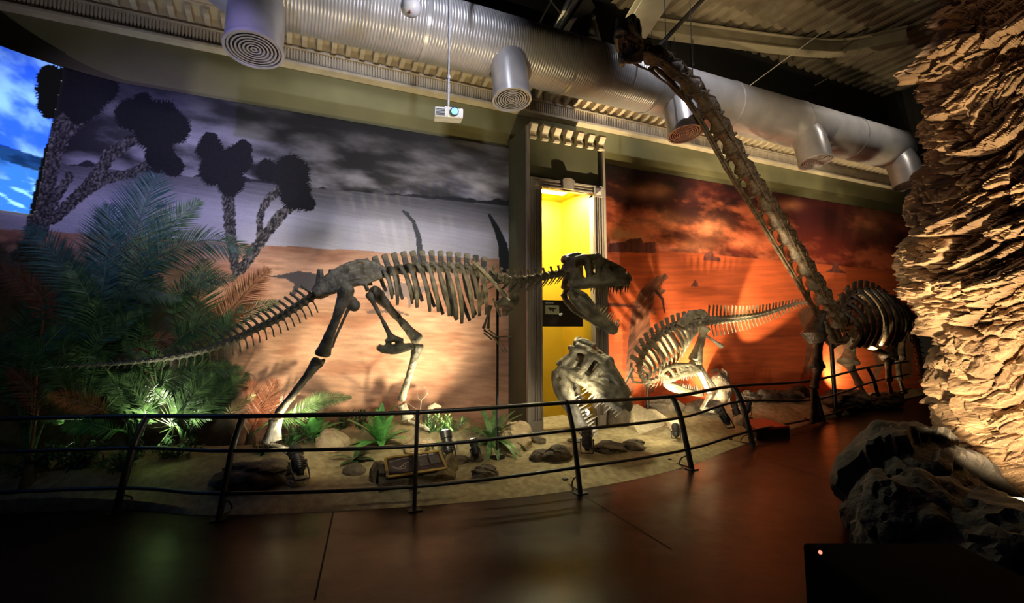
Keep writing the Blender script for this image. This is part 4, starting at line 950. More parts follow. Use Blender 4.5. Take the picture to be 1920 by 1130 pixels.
# shoulders
for (pts) in ([(1540,585,5.3),(1530,605,5.22),(1524,625,5.2),(1530,640,5.2)], [(1612,588,5.95),(1606,610,5.9),(1600,625,5.85)]):
    P_ = [sp3(*p) for p in pts]; b = MB(); b.tube(catmull(P_, 4), [.07]*4+[.09]*(len(P_)*4-11)+[.16,.2,.16], 12, flat=.45) if False else b.tube(P_, [.09,.12,.20,.14][:len(P_)], 12, flat=.5); b.build('shoulder_blade', M_bone_br, T4)
def glimb(A, K, F_, Gd, w1, w2, name, m_=M_bone_br):
    A, K, F_ = sp3(*A), sp3(*K), sp3(*F_); Gd = GS(Gd[0], Gd[1]) if len(Gd) == 2 else sp3(*Gd); Gd.z = sand_at(Gd.x, Gd.y)
    b = MB(); b.bone(A, K, w1, w1*2.1, w1*2.0, 14, .75); o = b.build(name[0], m_, T4); remesh(o, .025, 2, .03, .12)
    b = MB(); b.bone(K, F_, w2, w2*1.7, w2*1.5, 10); b.bone(K+Vector((.12,.03,0)), F_+Vector((.1,.03,0)), w2*.8, w2*1.4, w2*1.3, 10); o = b.build(name[1], m_, T4)
    b = MB()
    for q in (-.09, -.03, .04, .1): b.bone(F_+Vector((q*.7, q*.4, 0)), Gd+Vector((q*1.5, -.06+q*.4, .03)), .028, .045, .045, 8)
    b.build('foot_bone', m_, T4)
glimb((1534,622,5.2), (1531,690,5.2), (1524,728,5.2), (1520,752,5.2), .085, .05, ('upper_arm_bone','forearm_bone'))
glimb((1598,626,5.85), (1590,682,5.75), (1612,722,5.8), (1618,738,5.85), .10, .055, ('upper_arm_bone','forearm_bone'), M_bone_l)  # paler bone puts the lit look of this limb into its colour
glimb((1690,600,5.75), (1664,674,5.65), (1666,715,5.7), (1668,742,5.7), .085, .055, ('thigh_bone','shin_bone'))
glimb((1700,600,6.15), (1682,674,6.2), (1686,712,6.25), (1690,736,6.25), .085, .055, ('thigh_bone','shin_bone'))
b = MB(); 
for (x, y, Y_) in ((1672,570,5.8),(1690,585,5.85),(1700,600,5.9)): b.ball(S(x, y, Y_), (.28,.12,.22))
o = b.build('hip_blade', M_bone_br, T4); remesh(o, .03, 2, .05, .15)
spine(T4, catmull([S(1700,612,6.05), S(1718,640,6.15), S(1728,690,6.25), S(1732,720,6.3)], 6), 12, V_t3, lambda t: (.1, .10*(1-t)+.04), 'tail_vertebra')
b = MB(); b.tube([S(1545,600,5.25), S(1562,640,5.3), S(1580,640,5.45), S(1600,618,5.8)], [.05,.07,.07,.05], 10, flat=.6)
b.tube([S(1603,640,5.5), S(1640,655,5.6), S(1668,668,5.75)], [.06,.12,.05], 10, flat=.5); b.build('breastbone', M_bone_br, T4)
# head, seen from below
hd = S(1160, 95, 4.2); xd = (S(1128,88,4.0)-S(1190,92,4.26)).normalized(); xd = (xd*1.0+Vector((-.1,-.45,.0))).normalized(); yd = Vector((0,0,1)).cross(xd).normalized(); zd = xd.cross(yd); Ls = .60
o_ = S(1186, 96, 4.24)
M = Matrix(((xd.x*Ls, yd.x*Ls*1.1, zd.x*Ls, o_.x), (xd.y*Ls, yd.y*Ls*1.1, zd.y*Ls, o_.y), (xd.z*Ls, yd.z*Ls*1.1, zd.z*Ls, o_.z), (0,0,0,1)))
skull_parts(T4, M, M_bone_br, .024, R(16), depth=1.2, thick=1.9)
q = GS(1567, 772); tp_ = S(1557, 606, q.y); b = MB(); b.tube([q-Vector((0,0,.03)), (q.x, q.y, tp_.z)], .035, 12); b.tube([q, q+Vector((0,0,.02))], .12, 16); b.build('mount_post', M_black, T4)
b = MB(); 
for (x, y, Y_) in ((1300,165,4.45),(1250,112,4.35)): b.tube([S(x, y, Y_), (S(x, y, Y_).x, S(x, y, Y_).y, 7.55)], .006, 6)
b.build('suspension_wire', M_black, T4)

# ================================================================== ROCKS
def rock_mesh(name, dims, seed, sub=4, rough=.35, m_=None, ledge=0, flat_bottom=True):
    bm = bmesh.new(); bmesh.ops.create_icosphere(bm, subdivisions=sub, radius=1)
    co = np.array([v.co[:] for v in bm.verts]); f1 = fbm(co[:,0]*1.1+seed, co[:,1]*1.1, co[:,2]*1.1, seed, 5, .55)
    q = np.floor((co[:,0]*.8+co[:,1]*.5+co[:,2]*1.4+f1*2)*3)/3
    r = 1+rough*(f1-.5)*2.2+.10*(vn(q*7, 1.0, seed, seed)-.5)*2
    co = co*r[:, None]; d = np.array(dims); co = co*d[None, :]
    if flat_bottom: co[:, 2] = np.maximum(co[:, 2], -.35*d[2])
    for v, c in zip(bm.verts, co): v.co = c
    me = bpy.data.meshes.new(name); bm.to_mesh(me); bm.free(); me.polygons.foreach_set('use_smooth', [True]*len(me.polygons))
    try: me.set_sharp_from_angle(angle=R(38))
    except Exception: pass
    me.materials.append(m_ or M_rockd); return me
def rock(px, py, dims, label, seed, m_=None, name='rock', sink=.02, rz=0, rough=.35, sub=4, group=None, xyz=None):
    p = GS(px, py) if xyz is None else Vector((xyz[0], xyz[1], sand_at(xyz[0], xyz[1]) if len(xyz) < 3 else xyz[2]))
    o = bpy.data.objects.new(name, rock_mesh(name, dims, seed, sub, rough, m_)); COL.objects.link(o)
    o.location = p+Vector((0,0,.30*dims[2]-sink)); o.rotation_euler = (0,0,rz); tag(o, label, name if name != 'rock' else 'rock', group); return o
rock(1012,858,(.11,.09,.09),'dark rock at the left end of the pair below the pilaster',11)
rock(1047,857,(.16,.11,.11),'larger dark rock of the pair below the pilaster',12)
rock(1008,828,(.10,.08,.07),'small dark rock touching the pilaster foot',13)
rock(910,893,(.14,.11,.105),'dark rock nearest the railing, right of the information panel',14)
rock(862,866,(.10,.08,.07),'grey rock just right of the information panel lamp',15)
rock(893,862,(.09,.07,.065),'dark rock beside the foot of the neck support post',16)
rock(622,838,(.17,.13,.17),'tan wedge-shaped rock beside the leafy plants',17,M_rockt,rough=.25)
rock(790,845,(.20,.14,.12),'pale rock lit between the two big leafy plants',18,M_rockt)
rock(840,838,(.10,.10,.11),'tan block-shaped stone standing behind the panel lamp',19,M_rockt,rough=.2)
rock(665,885,(.12,.09,.08),'brown rock half sunk in front of the leafy plants',20)
rock(560,905,(.10,.08,.07),'tan rock glowing beside the leftmost ground spotlight',21,M_rockt)
rock(970,838,(.20,.14,.24),'pale upright rock behind the drooping leafy plant',22,M_rockt,rough=.3)
rock(1165,795,(.20,.16,.30),'dark upright boulder at the right foot of the door frame',23)
rock(480,900,(.34,.20,.16),'low dark mound of rock beneath the near skeleton foot',24)
rock(1140,845,(.24,.14,.10),'rugged dark clod pile right of the hanging skull',25,rough=.6)
rock(1185,838,(.18,.12,.08),'low rugged clod beside the pale sloping slab',26,rough=.6)
rock(1262,800,(.13,.10,.12),'pale rounded rock behind the small round spotlight',27,M_rockt)
rock(1320,772,(.42,.16,.16),'dark rock heap under the crouching skeleton feet',28,rough=.5)
rock(1395,795,(.16,.12,.12),'greenish rock beside the tilted spotlight',29,M_rockt)
rock(1245,770,(.36,.15,.2),'dark rubble heap behind the pale sloping slab',30,rough=.6)
rock(1350,756,(.22,.2,.5),'tall dark cone of rock behind the crouching skeleton leg',31,rough=.25)
for i, (px, py, d) in enumerate(((1405,752,.26),(1440,750,.30),(1478,748,.32),(1500,742,.28))):
    rock(px, py, (d,.15,d*.55), 'dark boulder in the row along the foot of the red mural', 32+i, rough=.4, group='boulders along the red mural')
rock(1585,757,(.55,.28,.22),'dark rubble between the front feet of the giant skeleton',37,rough=.5)
rock(1655,757,(.6,.25,.2),'dark rubble under the hind feet of the giant skeleton',38,rough=.5)
# pale sloping slab
M_slab = mat('pale_slab', (.62,.54,.36), .9, col2=(.45,.37,.22), nscale=30, bump=.4, bscale=90)
p0 = GS(1195, 822); out = [(1183,760),(1196,757),(1212,766),(1228,766),(1246,778),(1262,788),(1312,802),(1296,812),(1240,820),(1205,822),(1190,800)]
base_y = 5.35
poly = [S(x, y, base_y+(822-y)*.007) for x, y in out]; b = MB(); b.prism(poly, (.06,.28,-.05)); o = b.build('stone_slab', M_slab, loc=(p0.x, p0.y, p0.z), smooth=False)
tag(o, 'pale sloping stone slab below the crouching skeleton, brightly lit', 'slab'); md = o.modifiers.new('bevel', 'BEVEL'); md.width = .02; md.segments = 2
# red low panel and dark edge
p0 = G(1425, 800, .10); b = MB(); q = [S(1390,786,4.95), S(1432,783,5.25), S(1478,798,5.05), S(1415,803,4.8)]
q = [G(1392,787,.20), G(1435,784,.20), G(1480,798,.16), G(1418,803,.16)]
t = empty('low_panel', (p0.x, p0.y, .1), 'low red information panel lying inside the railing before the red mural', 'sign')
b.prism(q, (0,0,-.03)); b.build('board', mat('red_board', (.30,.035,.025), .35, col2=(.2,.02,.015), nscale=12), t, smooth=False); b = MB(); b.prism([v+Vector((0,0,-.03)) for v in q], (0,0,-.14)); b.build('base', M_black, t, smooth=False)
# information panel held by a rock surround
pA, pB, pC, pD = G(727,894,.20), G(838,877,.20), G(826,850,.33), G(722,859,.33)
pC = pD+(pB-pA)*.94
cen = (pA+pB+pC+pD)/4; t = empty('information_panel', (cen.x, cen.y, .1), 'brown information panel on a yellow framed stand inside the railing', 'sign')
nrm = (pB-pA).cross(pD-pA).normalized(); nrm = nrm if nrm.z > 0 else -nrm
M_gold = mat('ochre_frame', (.62,.40,.08), .6, col2=(.42,.26,.05), nscale=12)
b = MB(); b.prism([p-nrm*.004 for p in (pA,pB,pC,pD)], -nrm*.02); b.build('board', mat('brown_board', (.13,.07,.06), .3, col2=(.05,.028,.028), nscale=9), t, smooth=False)
b = MB()
for a, c in ((pA,pB),(pB,pC),(pC,pD),(pD,pA)): b.tube([a, c], .014, 4, cap=True)
b.build('frame', M_gold, t, smooth=False)
ux = (pB-pA); uy = (pD-pA); bL = MB(); bI = MB()
def onp(u_, v_): return pA+ux*(u_*(1-.06*v_))+uy*v_+nrm*.001
def strip(b, u0, u1, v0, v1): b.prism([onp(u0,v0), onp(u1,v0), onp(u1,v1), onp(u0,v1)], nrm*.002)
u_ = .50
for w_ in (.020,.018,.02,.016,.02,.02,.018,.02,.016,.02,0,.024,.02,.022,.02):
    if w_: strip(bL, u_, u_+w_*.7, .86, .93)
    u_ += max(w_, .018)*1.35
bL.build('lettering', mat('panel_white', (.8,.8,.78), .5), t, smooth=False)
strip(bI, .05,.44,.1,.9); bI.cur = 1; strip(bI, .56,.72,.3,.8); strip(bI, .76,.94,.34,.8); bI.cur = 2
for k in range(9): bI.ball(onp(.10+.035*k, .5-.12*math.sin(k*.6)), (.012,.012,.004), 6, 4)
bI.tube([onp(.1,.42), onp(.2,.3), onp(.3,.3), onp(.33,.5)], .004, 5); bI.tube([onp(.06,.75), onp(.4,.88), onp(.43,.7)], .004, 5)
bI.build('picture', [mat('panel_picture', (.12,.085,.07), .35, col2=(.07,.045,.05), nscale=14), mat('panel_text_block', (.17,.13,.12), .5, col2=(.08,.06,.05), nscale=90), mat('panel_drawing', (.55,.45,.36), .5)], t, smooth=False)
b = MB(); fA = [pA-ux*.14, pB+ux*.10, pC+ux*.07, pD-ux*.10]
b.prism([Vector((p.x, p.y, max(.12, p.z-.05))) for p in fA], (0,0,-.14)); o = b.build('plinth', M_rockd, t)
for i, (px, py, dx, dy, dz) in enumerate(((708,900,.09,.09,.15),(735,905,.12,.07,.09),(765,904,.10,.07,.08),(795,902,.12,.07,.09),(828,897,.13,.09,.11),(846,880,.08,.08,.12))):
    rock(px, py, (dx,dy,dz), 'rugged brown rock in the surround of the information panel', 40+i, group='rocks around the information panel', m_=mat('brown_rock', (.26,.19,.09), .9, col2=(.09,.06,.03), nscale=7, bump=.8, bscale=25))

# ================================================================== ROCK COLUMN
M_col = mat('rock_column_stone', (.42,.28,.16), .85, col2=(.19,.12,.07), nscale=2.6, bump=.6, bscale=26)
cx_, cy_ = 5.95, 1.78
nth, nz_ = 620, 700; th = np.linspace(0, 2*PI, nth, endpoint=False); zz = np.linspace(-.02, 6.2, nz_)
TT, ZZ = np.meshgrid(th, zz, indexing='ij')
zr = [-.1, .5, 1.15, 1.56, 1.96, 2.32, 2.45, 2.6, 2.98, 3.32, 3.6, 3.77, 3.86, 4.06, 4.23, 4.75, 6.3]
rr_ = [.98, .95, .84, .89, 1.04, 1.05, .95, .88, .87, .78, .85, .72, .84, .85, .68, .55, .5]
R0 = np.interp(ZZ, zr, rr_)
ux_, uy_ = np.cos(TT), np.sin(TT)
X0, Y0 = ux_*R0, uy_*R0
slope = ZZ-1.15*(ux_*rgt.x+uy_*rgt.y)
a1 = fbm(X0*1.3+3, Y0*1.3, ZZ*1.3, 401, 4); warp = (a1-.5)*1.7
st = fbm(X0*.9+5, Y0*.9, (slope+warp*.35)*6.5, 403, 3, .5); 
st = 1-np.abs(st*2-1)*1.6                      # ridged ledges
chips = fbm(X0*4.5, Y0*4.5, ZZ*6, 409, 5, .55); fine = fbm(X0*14, Y0*14, ZZ*17, 419, 3, .55)
big = fbm(X0*1.8, Y0*1.8, ZZ*1.5, 421, 3)
cell = fbm(X0*2.6+9, Y0*2.6, (slope+warp*.2)*3.4, 431, 2, .4); cell = np.clip((np.abs(cell-.5)*9), 0, 1)     # dark clefts
plate = vn(X0*2.2+warp, Y0*2.2, (slope+warp*.3)*9, 441); plate2 = vn(X0*4+3, Y0*4, (slope+warp*.3)*16, 447)
saw = ((slope+warp*.28+.06*plate2)*4.2) % 1.0; saw = np.where(saw < .82, saw/.82, (1-saw)/.18)   # overhanging flakes
def worley(P, s):
    b0 = np.floor(P).astype(np.int64); d1 = np.full(len(P), 9.); cid = np.zeros(len(P)); ox = np.zeros((len(P), 3)); d2 = np.full(len(P), 9.)
    for a in (-1,0,1):
        for b in (-1,0,1):
            for c in (-1,0,1):
                q = b0+np.array([a,b,c]); h = [_h(q[:,0],q[:,1],q[:,2],s+k) for k in range(3)]
                v = q+np.stack(h, 1)-P; d = (v*v).sum(1); m_ = d < d1; d2 = np.where(m_, d1, np.minimum(d2, d)); d1 = np.where(m_, d, d1); ox[m_] = v[m_]; cid = np.where(m_, _h(q[:,0],q[:,1],q[:,2],s+9), cid)
    return cid, ox, np.sqrt(d2)-np.sqrt(d1)
def flakes(sx, sz, s, w):
    P = np.stack([(X0*sx+warp*w).ravel(), (Y0*sx+a1*w).ravel(), ((slope+warp*.25)*sz).ravel()], 1); c_, o_, e_ = worley(P, s)
    return (c_-.5+.55*o_[:, 2]+.35*o_[:, 0]*(c_-.5)*2).reshape(ZZ.shape), e_.reshape(ZZ.shape)
f1_, g1_ = flakes(1.7, 4.2, 501, .5); f2_, g2_ = flakes(4.2, 10, 511, .8); f3_, g3_ = flakes(10, 20, 521, 1.0)
rad = R0-.02+.15*f1_*np.clip(1.5-ZZ*.2,.4,1)-.10*np.exp(-g1_*14)+.09*f2_-.05*np.exp(-g2_*12)+.05*f3_+.12*(big-.5)+.08*(chips-.5)+.05*(fine-.5)
rad_old = R0+.18*(big-.5)+.06*np.clip(st, -1, 1)+.10*(saw-.5)*(.5+big)+.10*(np.round(plate*4)/4-.5)+.17*(chips-.5)+.05*(fine-.5)-.12*(1-cell)**1.5
V = np.stack([ux_*rad, uy_*rad, ZZ], -1).reshape(-1, 3)
i = (np.arange(nth)[:, None]*nz_+np.arange(nz_-1)[None, :]); j = (np.roll(np.arange(nth), -1)[:, None]*nz_+np.arange(nz_-1)[None, :])
F = np.stack([i, j, j+1, i+1], -1).reshape(-1, 4)
me = bpy.data.meshes.new('rock_column'); me.vertices.add(len(V)); me.vertices.foreach_set('co', V.reshape(-1)); me.loops.add(len(F)*4); me.loops.foreach_set('vertex_index', F.reshape(-1).astype(np.int32))
me.polygons.add(len(F)); me.polygons.foreach_set('loop_start', np.arange(len(F))*4)
me.update(calc_edges=True); me.materials.append(M_col); me.polygons.foreach_set('use_smooth', np.zeros(len(F), bool))
o = bpy.data.objects.new('rock_column', me); COL.objects.link(o); o.location = (cx_, cy_, 0); tag(o, 'tall craggy orange-brown rock column lit from below at the right edge', 'rock')
# dark boulders in front of it
def brock(px, depth, dims, label, seed, z=0):
    lat = (px-CX)/FL*depth; p = CAM+Vector((math.cos(TH), math.sin(TH), 0))*depth+rgt*lat; p.z = 0
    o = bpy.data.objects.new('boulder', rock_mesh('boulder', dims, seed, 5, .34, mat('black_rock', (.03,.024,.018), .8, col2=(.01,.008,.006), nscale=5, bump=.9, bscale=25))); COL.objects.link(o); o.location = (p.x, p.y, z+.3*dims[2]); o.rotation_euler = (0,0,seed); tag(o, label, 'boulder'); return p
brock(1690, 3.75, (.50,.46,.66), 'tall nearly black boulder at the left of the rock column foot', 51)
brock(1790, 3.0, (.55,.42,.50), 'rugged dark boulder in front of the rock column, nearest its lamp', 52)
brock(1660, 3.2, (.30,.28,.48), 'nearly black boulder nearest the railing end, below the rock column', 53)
# floodlight
fl = CAM+Vector((math.cos(TH), math.sin(TH), 0))*2.9+rgt*((1882-CX)/FL*2.9); fl.z = .56
t = empty('floodlight', fl, 'grey box floodlight with a glowing glass top beside the rock column foot', 'floodlight')
M = Matrix.Rotation(R(-20), 3, 'Z')@Matrix.Rotation(R(8), 3, 'Y'); b = MB(); b.box(fl+Vector((0,0,-.30)), (.30,.26,.56)); o = b.build('housing', mat('floodlight_grey', (.14,.14,.15), .4), t, smooth=False); md = o.modifiers.new('bevel', 'BEVEL'); md.width = .015
b = MB(); b.tube([fl+Vector((0,0,-.015)), fl+Vector((0,0,.0))], .10, 24); b.build('glass', mat('flood_glass', (.2,.2,.2), .15, emit=(1,.72,.35), estr=5), t); b = MB(); b.tube([fl+Vector((0,0,-.02)), fl+Vector((0,0,.012))], .125, 24, cap=False); b.build('rim', M_black, t)
# black equipment case in the lower right corner
cc = CAM+Vector((math.cos(TH), math.sin(TH), 0))*2.0+rgt*((1712-CX)/FL*2.0); t = empty('equipment_case', (cc.x, cc.y, 0), 'black equipment case on the floor in the lower right corner, small red light', 'case')
Mz = Matrix.Rotation(TH-PI/2, 3, 'Z'); b = MB(); b.box((cc.x, cc.y, .31), (.70,.6,.62), Mz); o = b.build('body', mat('case_black', (.003,.003,.003), .95, col2=(.002,.002,.002), spec=.02), t, smooth=False); md = o.modifiers.new('bevel', 'BEVEL'); md.width = .02; md.segments = 2
lp = S(1538, 1035, 1); d = (lp-CAM); f_ = cc-CAM-Mz@Vector((0,.305,0)); nn = Mz@Vector((0,1,0)); k = (f_.dot(nn))/(d.dot(nn)); lp = CAM+d*k
b = MB(); b.ball(lp, .006); b.build('status_light', mat('led_red', (1,.05,.05), .3, emit=(1,.08,.05), estr=3), t)
# ================================================================== PLANTS
def leafmat(name, c1, c2): return mat(name, c1, .42, col2=c2, nscale=18)
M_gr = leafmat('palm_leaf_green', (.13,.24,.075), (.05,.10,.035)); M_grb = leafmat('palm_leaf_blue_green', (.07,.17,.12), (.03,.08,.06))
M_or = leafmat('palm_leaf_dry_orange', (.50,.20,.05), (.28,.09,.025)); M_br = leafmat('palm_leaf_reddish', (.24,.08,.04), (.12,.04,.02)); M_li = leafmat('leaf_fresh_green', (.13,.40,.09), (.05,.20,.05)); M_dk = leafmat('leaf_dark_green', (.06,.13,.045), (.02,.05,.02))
M_cr = leafmat('palm_leaf_cream', (.55,.42,.2), (.3,.2,.08))
def frond(parent, root, a, tip, m_, arch=.0, Ll=.26, n=34, name='frond', hang=.25, base_free=.08, seed=0, wid=.010):
    rg = random.Random(seed); a, tip, root = Vector(a), Vector(tip), Vector(root); L0 = (tip-a).length
    mid = a.lerp(tip, .5)+Vector((0, 0, arch*L0)); k1 = root.lerp(a, .5)+Vector((0,0,.12*(a-root).length))
    pts = catmull([root, k1, a, mid, tip], 8) if (a-root).length > .25 else catmull([root, a, mid, tip], 8)
    tot = sum((q-p).length for p, q in zip(pts, pts[1:])); base_free = max(.12, 1-(L0*1.35)/tot)
    b = MB(); rr = [.011*(1-.8*i/(len(pts)-1))+.002 for i in range(len(pts))]
    b.tube(pts, rr, 6)
    n = int(n*tot/max(L0, .1)); P = resample(pts, n)
    view = Vector((-.2, -1, .15)).normalized()
    for i, p in enumerate(P):
        f_ = (i/(n-1)-base_free)/(1-base_free)
        if f_ < 0: continue
        t = (P[min(i+1, n-1)]-P[max(i-1, 0)]).normalized(); s_ = t.cross(view).normalized(); nn = s_.cross(t)
        ln = Ll*L0/.9*(math.sin(PI*(.12+.86*f_))**.7)*rg.uniform(.9, 1.08)*1.25
        for sg in (-1, 1):
            d = (t*(.55+.55*f_)+s_*sg*.95+nn*rg.uniform(-.1,.35)+Vector((0,0,-hang*.35*rg.uniform(.4,1.5)))).normalized()
            w_ = t*wid*(.8+.4*rg.random()); m1 = p+d*ln*.45+Vector((0,0,-hang*.04*ln)); e = p+d*ln+Vector((0,0,-hang*.35*ln))
            k = nn*.004
            b.add([p-w_*.6, p+w_*.6, m1-w_+k, m1+w_+k, e], [(0,1,3,2),(2,3,4)])
    o = b.build(name, m_, parent); return o
def ppt(x, y, Y_): return S(x, y, Y_)
palms = {}
def palm(key, px, Y_, label):
    r0 = S(px, 800, Y_); z = sand_at(r0.x, r0.y); r0.z = z; t = empty('palm_plant', r0, label, 'palm'); b = MB()
    b.tube([r0-Vector((0,0,.03)), r0+Vector((.01,0,.07)), r0+Vector((0,.01,.16))], [.06,.05,.03], 10); b.build('stem', mat('palm_stem', (.12,.08,.045), .9, bump=.6), t); palms[key] = (t, r0+Vector((0,0,.10)))
palm('A', 150, 6.0, 'tall dark palm at far left beneath the tufted tree, with blue-lit fronds')
palm('B', 262, 5.95, 'palm with bright green lower fronds, behind the leftmost railing posts')
palm('C', 345, 6.1, 'palm with an orange frond, behind the raised tail of the big skeleton')
palm('D', 470, 6.05, 'low palm with reddish fronds beside the near skeleton foot')
palm('E', 60, 5.85, 'dark palm with brown fronds at the left edge of the picture')
FR = [ # palm, base, tip, Y, mat, arch, leaf, hang
 ('A',(212,575),(292,330),6.15,M_grb,.06,.30,.2),('A',(195,520),(206,385),6.15,M_grb,.0,.34,.2),('B',(262,495),(375,378),6.1,M_gr,.10,.26,.1),('B',(270,505),(472,468),6.0,M_dk,.20,.22,.5),
 ('C',(361,614),(384,488),6.1,M_gr,.0,.36,.1),('C',(404,620),(503,504),6.05,M_or,.04,.24,.1),('C',(407,626),(525,566),6.0,M_gr,.10,.20,.1),('A',(150,570),(55,425),6.1,M_grb,.1,.28,.3),
 ('A',(168,570),(133,492),6.05,M_gr,.0,.34,.2),('E',(80,570),(-5,500),6.0,M_br,.10,.3,.4),('B',(225,560),(340,560),5.95,M_dk,.18,.26,.5),('B',(177,655),(262,584),5.95,M_gr,.06,.26,.2),
 ('C',(244,662),(330,630),5.98,M_br,.06,.3,.2),('B',(272,771),(243,700),5.75,M_gr,.0,.42,.1),('B',(268,771),(200,712),5.78,M_gr,.10,.34,.15),('C',(320,793),(404,700),5.75,M_gr,.06,.30,.1),
 ('C',(372,775),(467,700),5.8,M_gr,.04,.26,.1),('A',(198,773),(92,740),5.72,M_or,.05,.26,.1),('C',(290,725),(452,690),5.9,M_gr,.10,.20,.3),('B',(208,805),(118,802),5.6,M_li,.12,.28,.3),
 ('C',(322,790),(366,818),5.6,M_dk,.35,.36,.9),('B',(235,790),(262,845),5.5,M_dk,.35,.42,.9),('D',(485,780),(516,712),6.0,M_br,.0,.38,.05),('D',(478,780),(468,712),6.02,M_br,.0,.34,.05),
 ('D',(545,782),(657,744),5.95,M_gr,.12,.18,.2),('D',(430,775),(478,740),5.9,M_cr,.05,.24,.0),('D',(500,775),(560,735),6.0,M_br,.05,.22,.0),
 ('E',(60,680),(120,610),5.9,M_dk,.05,.32,.3),('E',(40,640),(90,540),6.0,M_dk,.1,.3,.3),('A',(120,640),(230,610),6.0,M_dk,.2,.3,.5),('B',(250,610),(300,520),6.05,M_dk,.05,.32,.2),
 ('E',(70,760),(20,690),5.8,M_br,.1,.3,.3),('A',(110,700),(30,640),5.9,M_dk,.1,.3,.4),('B',(330,640),(440,600),6.0,M_dk,.15,.26,.4),('C',(300,690),(230,640),5.95,M_gr,.1,.28,.2),('C',(330,560),(440,520),6.05,M_dk,.15,.26,.3)]
for i, (k, a, c, Y_, m_, ar, ll, hg) in enumerate(FR):
    t, r0 = palms[k]; A_ = S(a[0], a[1], Y_-.03); C_ = S(c[0], c[1], Y_)
    frond(t, r0, A_, C_, m_, ar, ll, max(20, int((C_-A_).length/.017)), hang=hg, seed=i, wid=.0080)
rgp = random.Random(5)
for k, (pxs, pys) in {'A': ((90,260),(560,760)), 'B': ((180,330),(600,790)), 'C': ((300,450),(600,770)), 'E': ((0,120),(560,800))}.items():
    t, r0 = palms[k]
    for i in range(9):
        x_, y_ = rgp.uniform(*pxs), rgp.uniform(*pys); A_ = S((x_+projn(np.array([list(r0)]))[0][0])/2, (y_+790)/2, 6.0); C_ = S(x_, y_, 6.0+rgp.uniform(-.15,.2))
        frond(t, r0, A_, C_, M_dk if i % 3 else M_gr, rgp.uniform(.05,.25), .34, max(20, int((C_-A_).length/.02)), hang=rgp.uniform(.2,.7), seed=100+i, wid=.008)
# broad leafy plants
def leaf(b, p, d, L_, w_, droop, up=.0, fold=.25, n=7, tooth=0):
    d = Vector(d).normalized(); s_ = d.cross(Vector((0,0,1))).normalized(); vs = []; q = Vector(p)
    dd = d.copy()
    for i in range(n+1):
        f_ = i/n; w = w_*(math.sin(PI*min(.98, .10+.86*f_))**.8)*(1+tooth*(.12 if i % 2 else -.12)); nz = s_.cross(dd)
        vs += [q-s_*w+nz*w*fold, q, q+s_*w+nz*w*fold]; dd = (dd+Vector((0,0,-droop/n))).normalized(); q = q+dd*(L_/n)
    fs = [f for i in range(n) for f in ((3*i,3*i+1,3*i+4,3*i+3),(3*i+1,3*i+2,3*i+5,3*i+4))]; b.add(vs, fs)
def leafy(px, py, label, n, L_, w_, m_, droop=.9, elev=(25,75), seed=1, name='leafy_plant', each=True, lift=.02, group=None, tooth=0):
    rg = random.Random(seed); p = GS(px, py); t = empty(name, p, label, 'plant', group); b = MB()
    b.tube([p-Vector((0,0,.02)), p+Vector((0,0,.04))], [.03,.025], 8); b.build('crown', M_dk, t)
    for i in range(n):
        a = 2*PI*i/n*2.4+rg.uniform(-.3,.3); e = R(elev[0]+(elev[1]-elev[0])*(i/(n-1))); d = Vector((math.cos(a)*math.cos(e), math.sin(a)*math.cos(e), math.sin(e)))
        b = MB(); leaf(b, p+Vector((0,0,lift)), d, L_*rg.uniform(.8,1.1), w_*rg.uniform(.85,1.15), droop*(1.3-.8*i/n), tooth=tooth, n=12 if tooth else 8)
        o = b.build('leaf', m_, t)
    return t
leafy(585,828,'leafy green plant with broad toothed leaves left of the tan wedge rock',24,.36,.055,M_li,.9,seed=3,tooth=1)
leafy(712,838,'brightest broad-leaved green plant, just behind the information panel',22,.44,.060,M_li,.8,(12,80),seed=5)
leafy(922,832,'large drooping green plant in front of the pale upright rock by the pilaster',44,.52,.034,M_gr,1.5,(15,70),seed=7)
leafy(665,868,'small dark low plant in front of the broad-leaved plants',10,.26,.035,M_dk,1.2,(10,50),seed=9)
leafy(808,850,'small dark green plant behind the information panel',12,.18,.02,M_li,1.0,(10,60),seed=10)
def bush(px, py, r, label, m_, seed, n=150, hh=1.0):
    rg = random.Random(seed); p = GS(px, py); t = empty('small_bush', p, label, 'bush'); b = MB(); c = MB()
    for i in range(12):
        a = rg.uniform(0, 2*PI); e = rg.uniform(.4, 1.4); d = Vector((math.cos(a)*math.cos(e), math.sin(a)*math.cos(e)*.6, math.sin(e)*hh)); c.tube([p, p+d*r], [.006,.003], 5)
        for k in range(n//12): 
            q = p+d*r*rg.uniform(.25, 1); dd = Vector((rg.uniform(-1,1), rg.uniform(-1,1), rg.uniform(-.2,1))); leaf(b, q, dd, r*rg.uniform(.16,.28), r*.035, .8, n=3)
    b.build('foliage', m_, t); c.build('twigs', M_dk, t)
bush(840,815,.36,'bushy fine-leaved green plant below the bare twig',M_gr,3,260,.75)
bush(640,803,.26,'small soft bush left of the far skeleton leg',M_gr,4,200)
bush(675,806,.24,'small dark bush touching the far skeleton leg',M_dk,5,200)
bush(805,812,.26,'dark bush with a lizard-like log above the railing',M_dk,6,150,.8)
bush(490,855,.22,'dark grassy tuft around the near skeleton foot',M_dk,7,160,.7)
bush(545,835,.28,'dark bush right of the near skeleton foot',M_dk,8,200,.8)
bush(820,868,.13,'little green tuft behind the yellow panel frame',M_li,9,90,.7)
# low clumps on far left in near darkness
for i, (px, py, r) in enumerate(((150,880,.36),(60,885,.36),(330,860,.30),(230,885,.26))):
    bush(px, py, r, ['dark undergrowth clump nearest the left railing post','dark undergrowth clump at the far left edge','dark undergrowth clump below the bright green palm','dark undergrowth clump at the foot of the left railing post'][i], M_dk, 20+i, 240, .7)
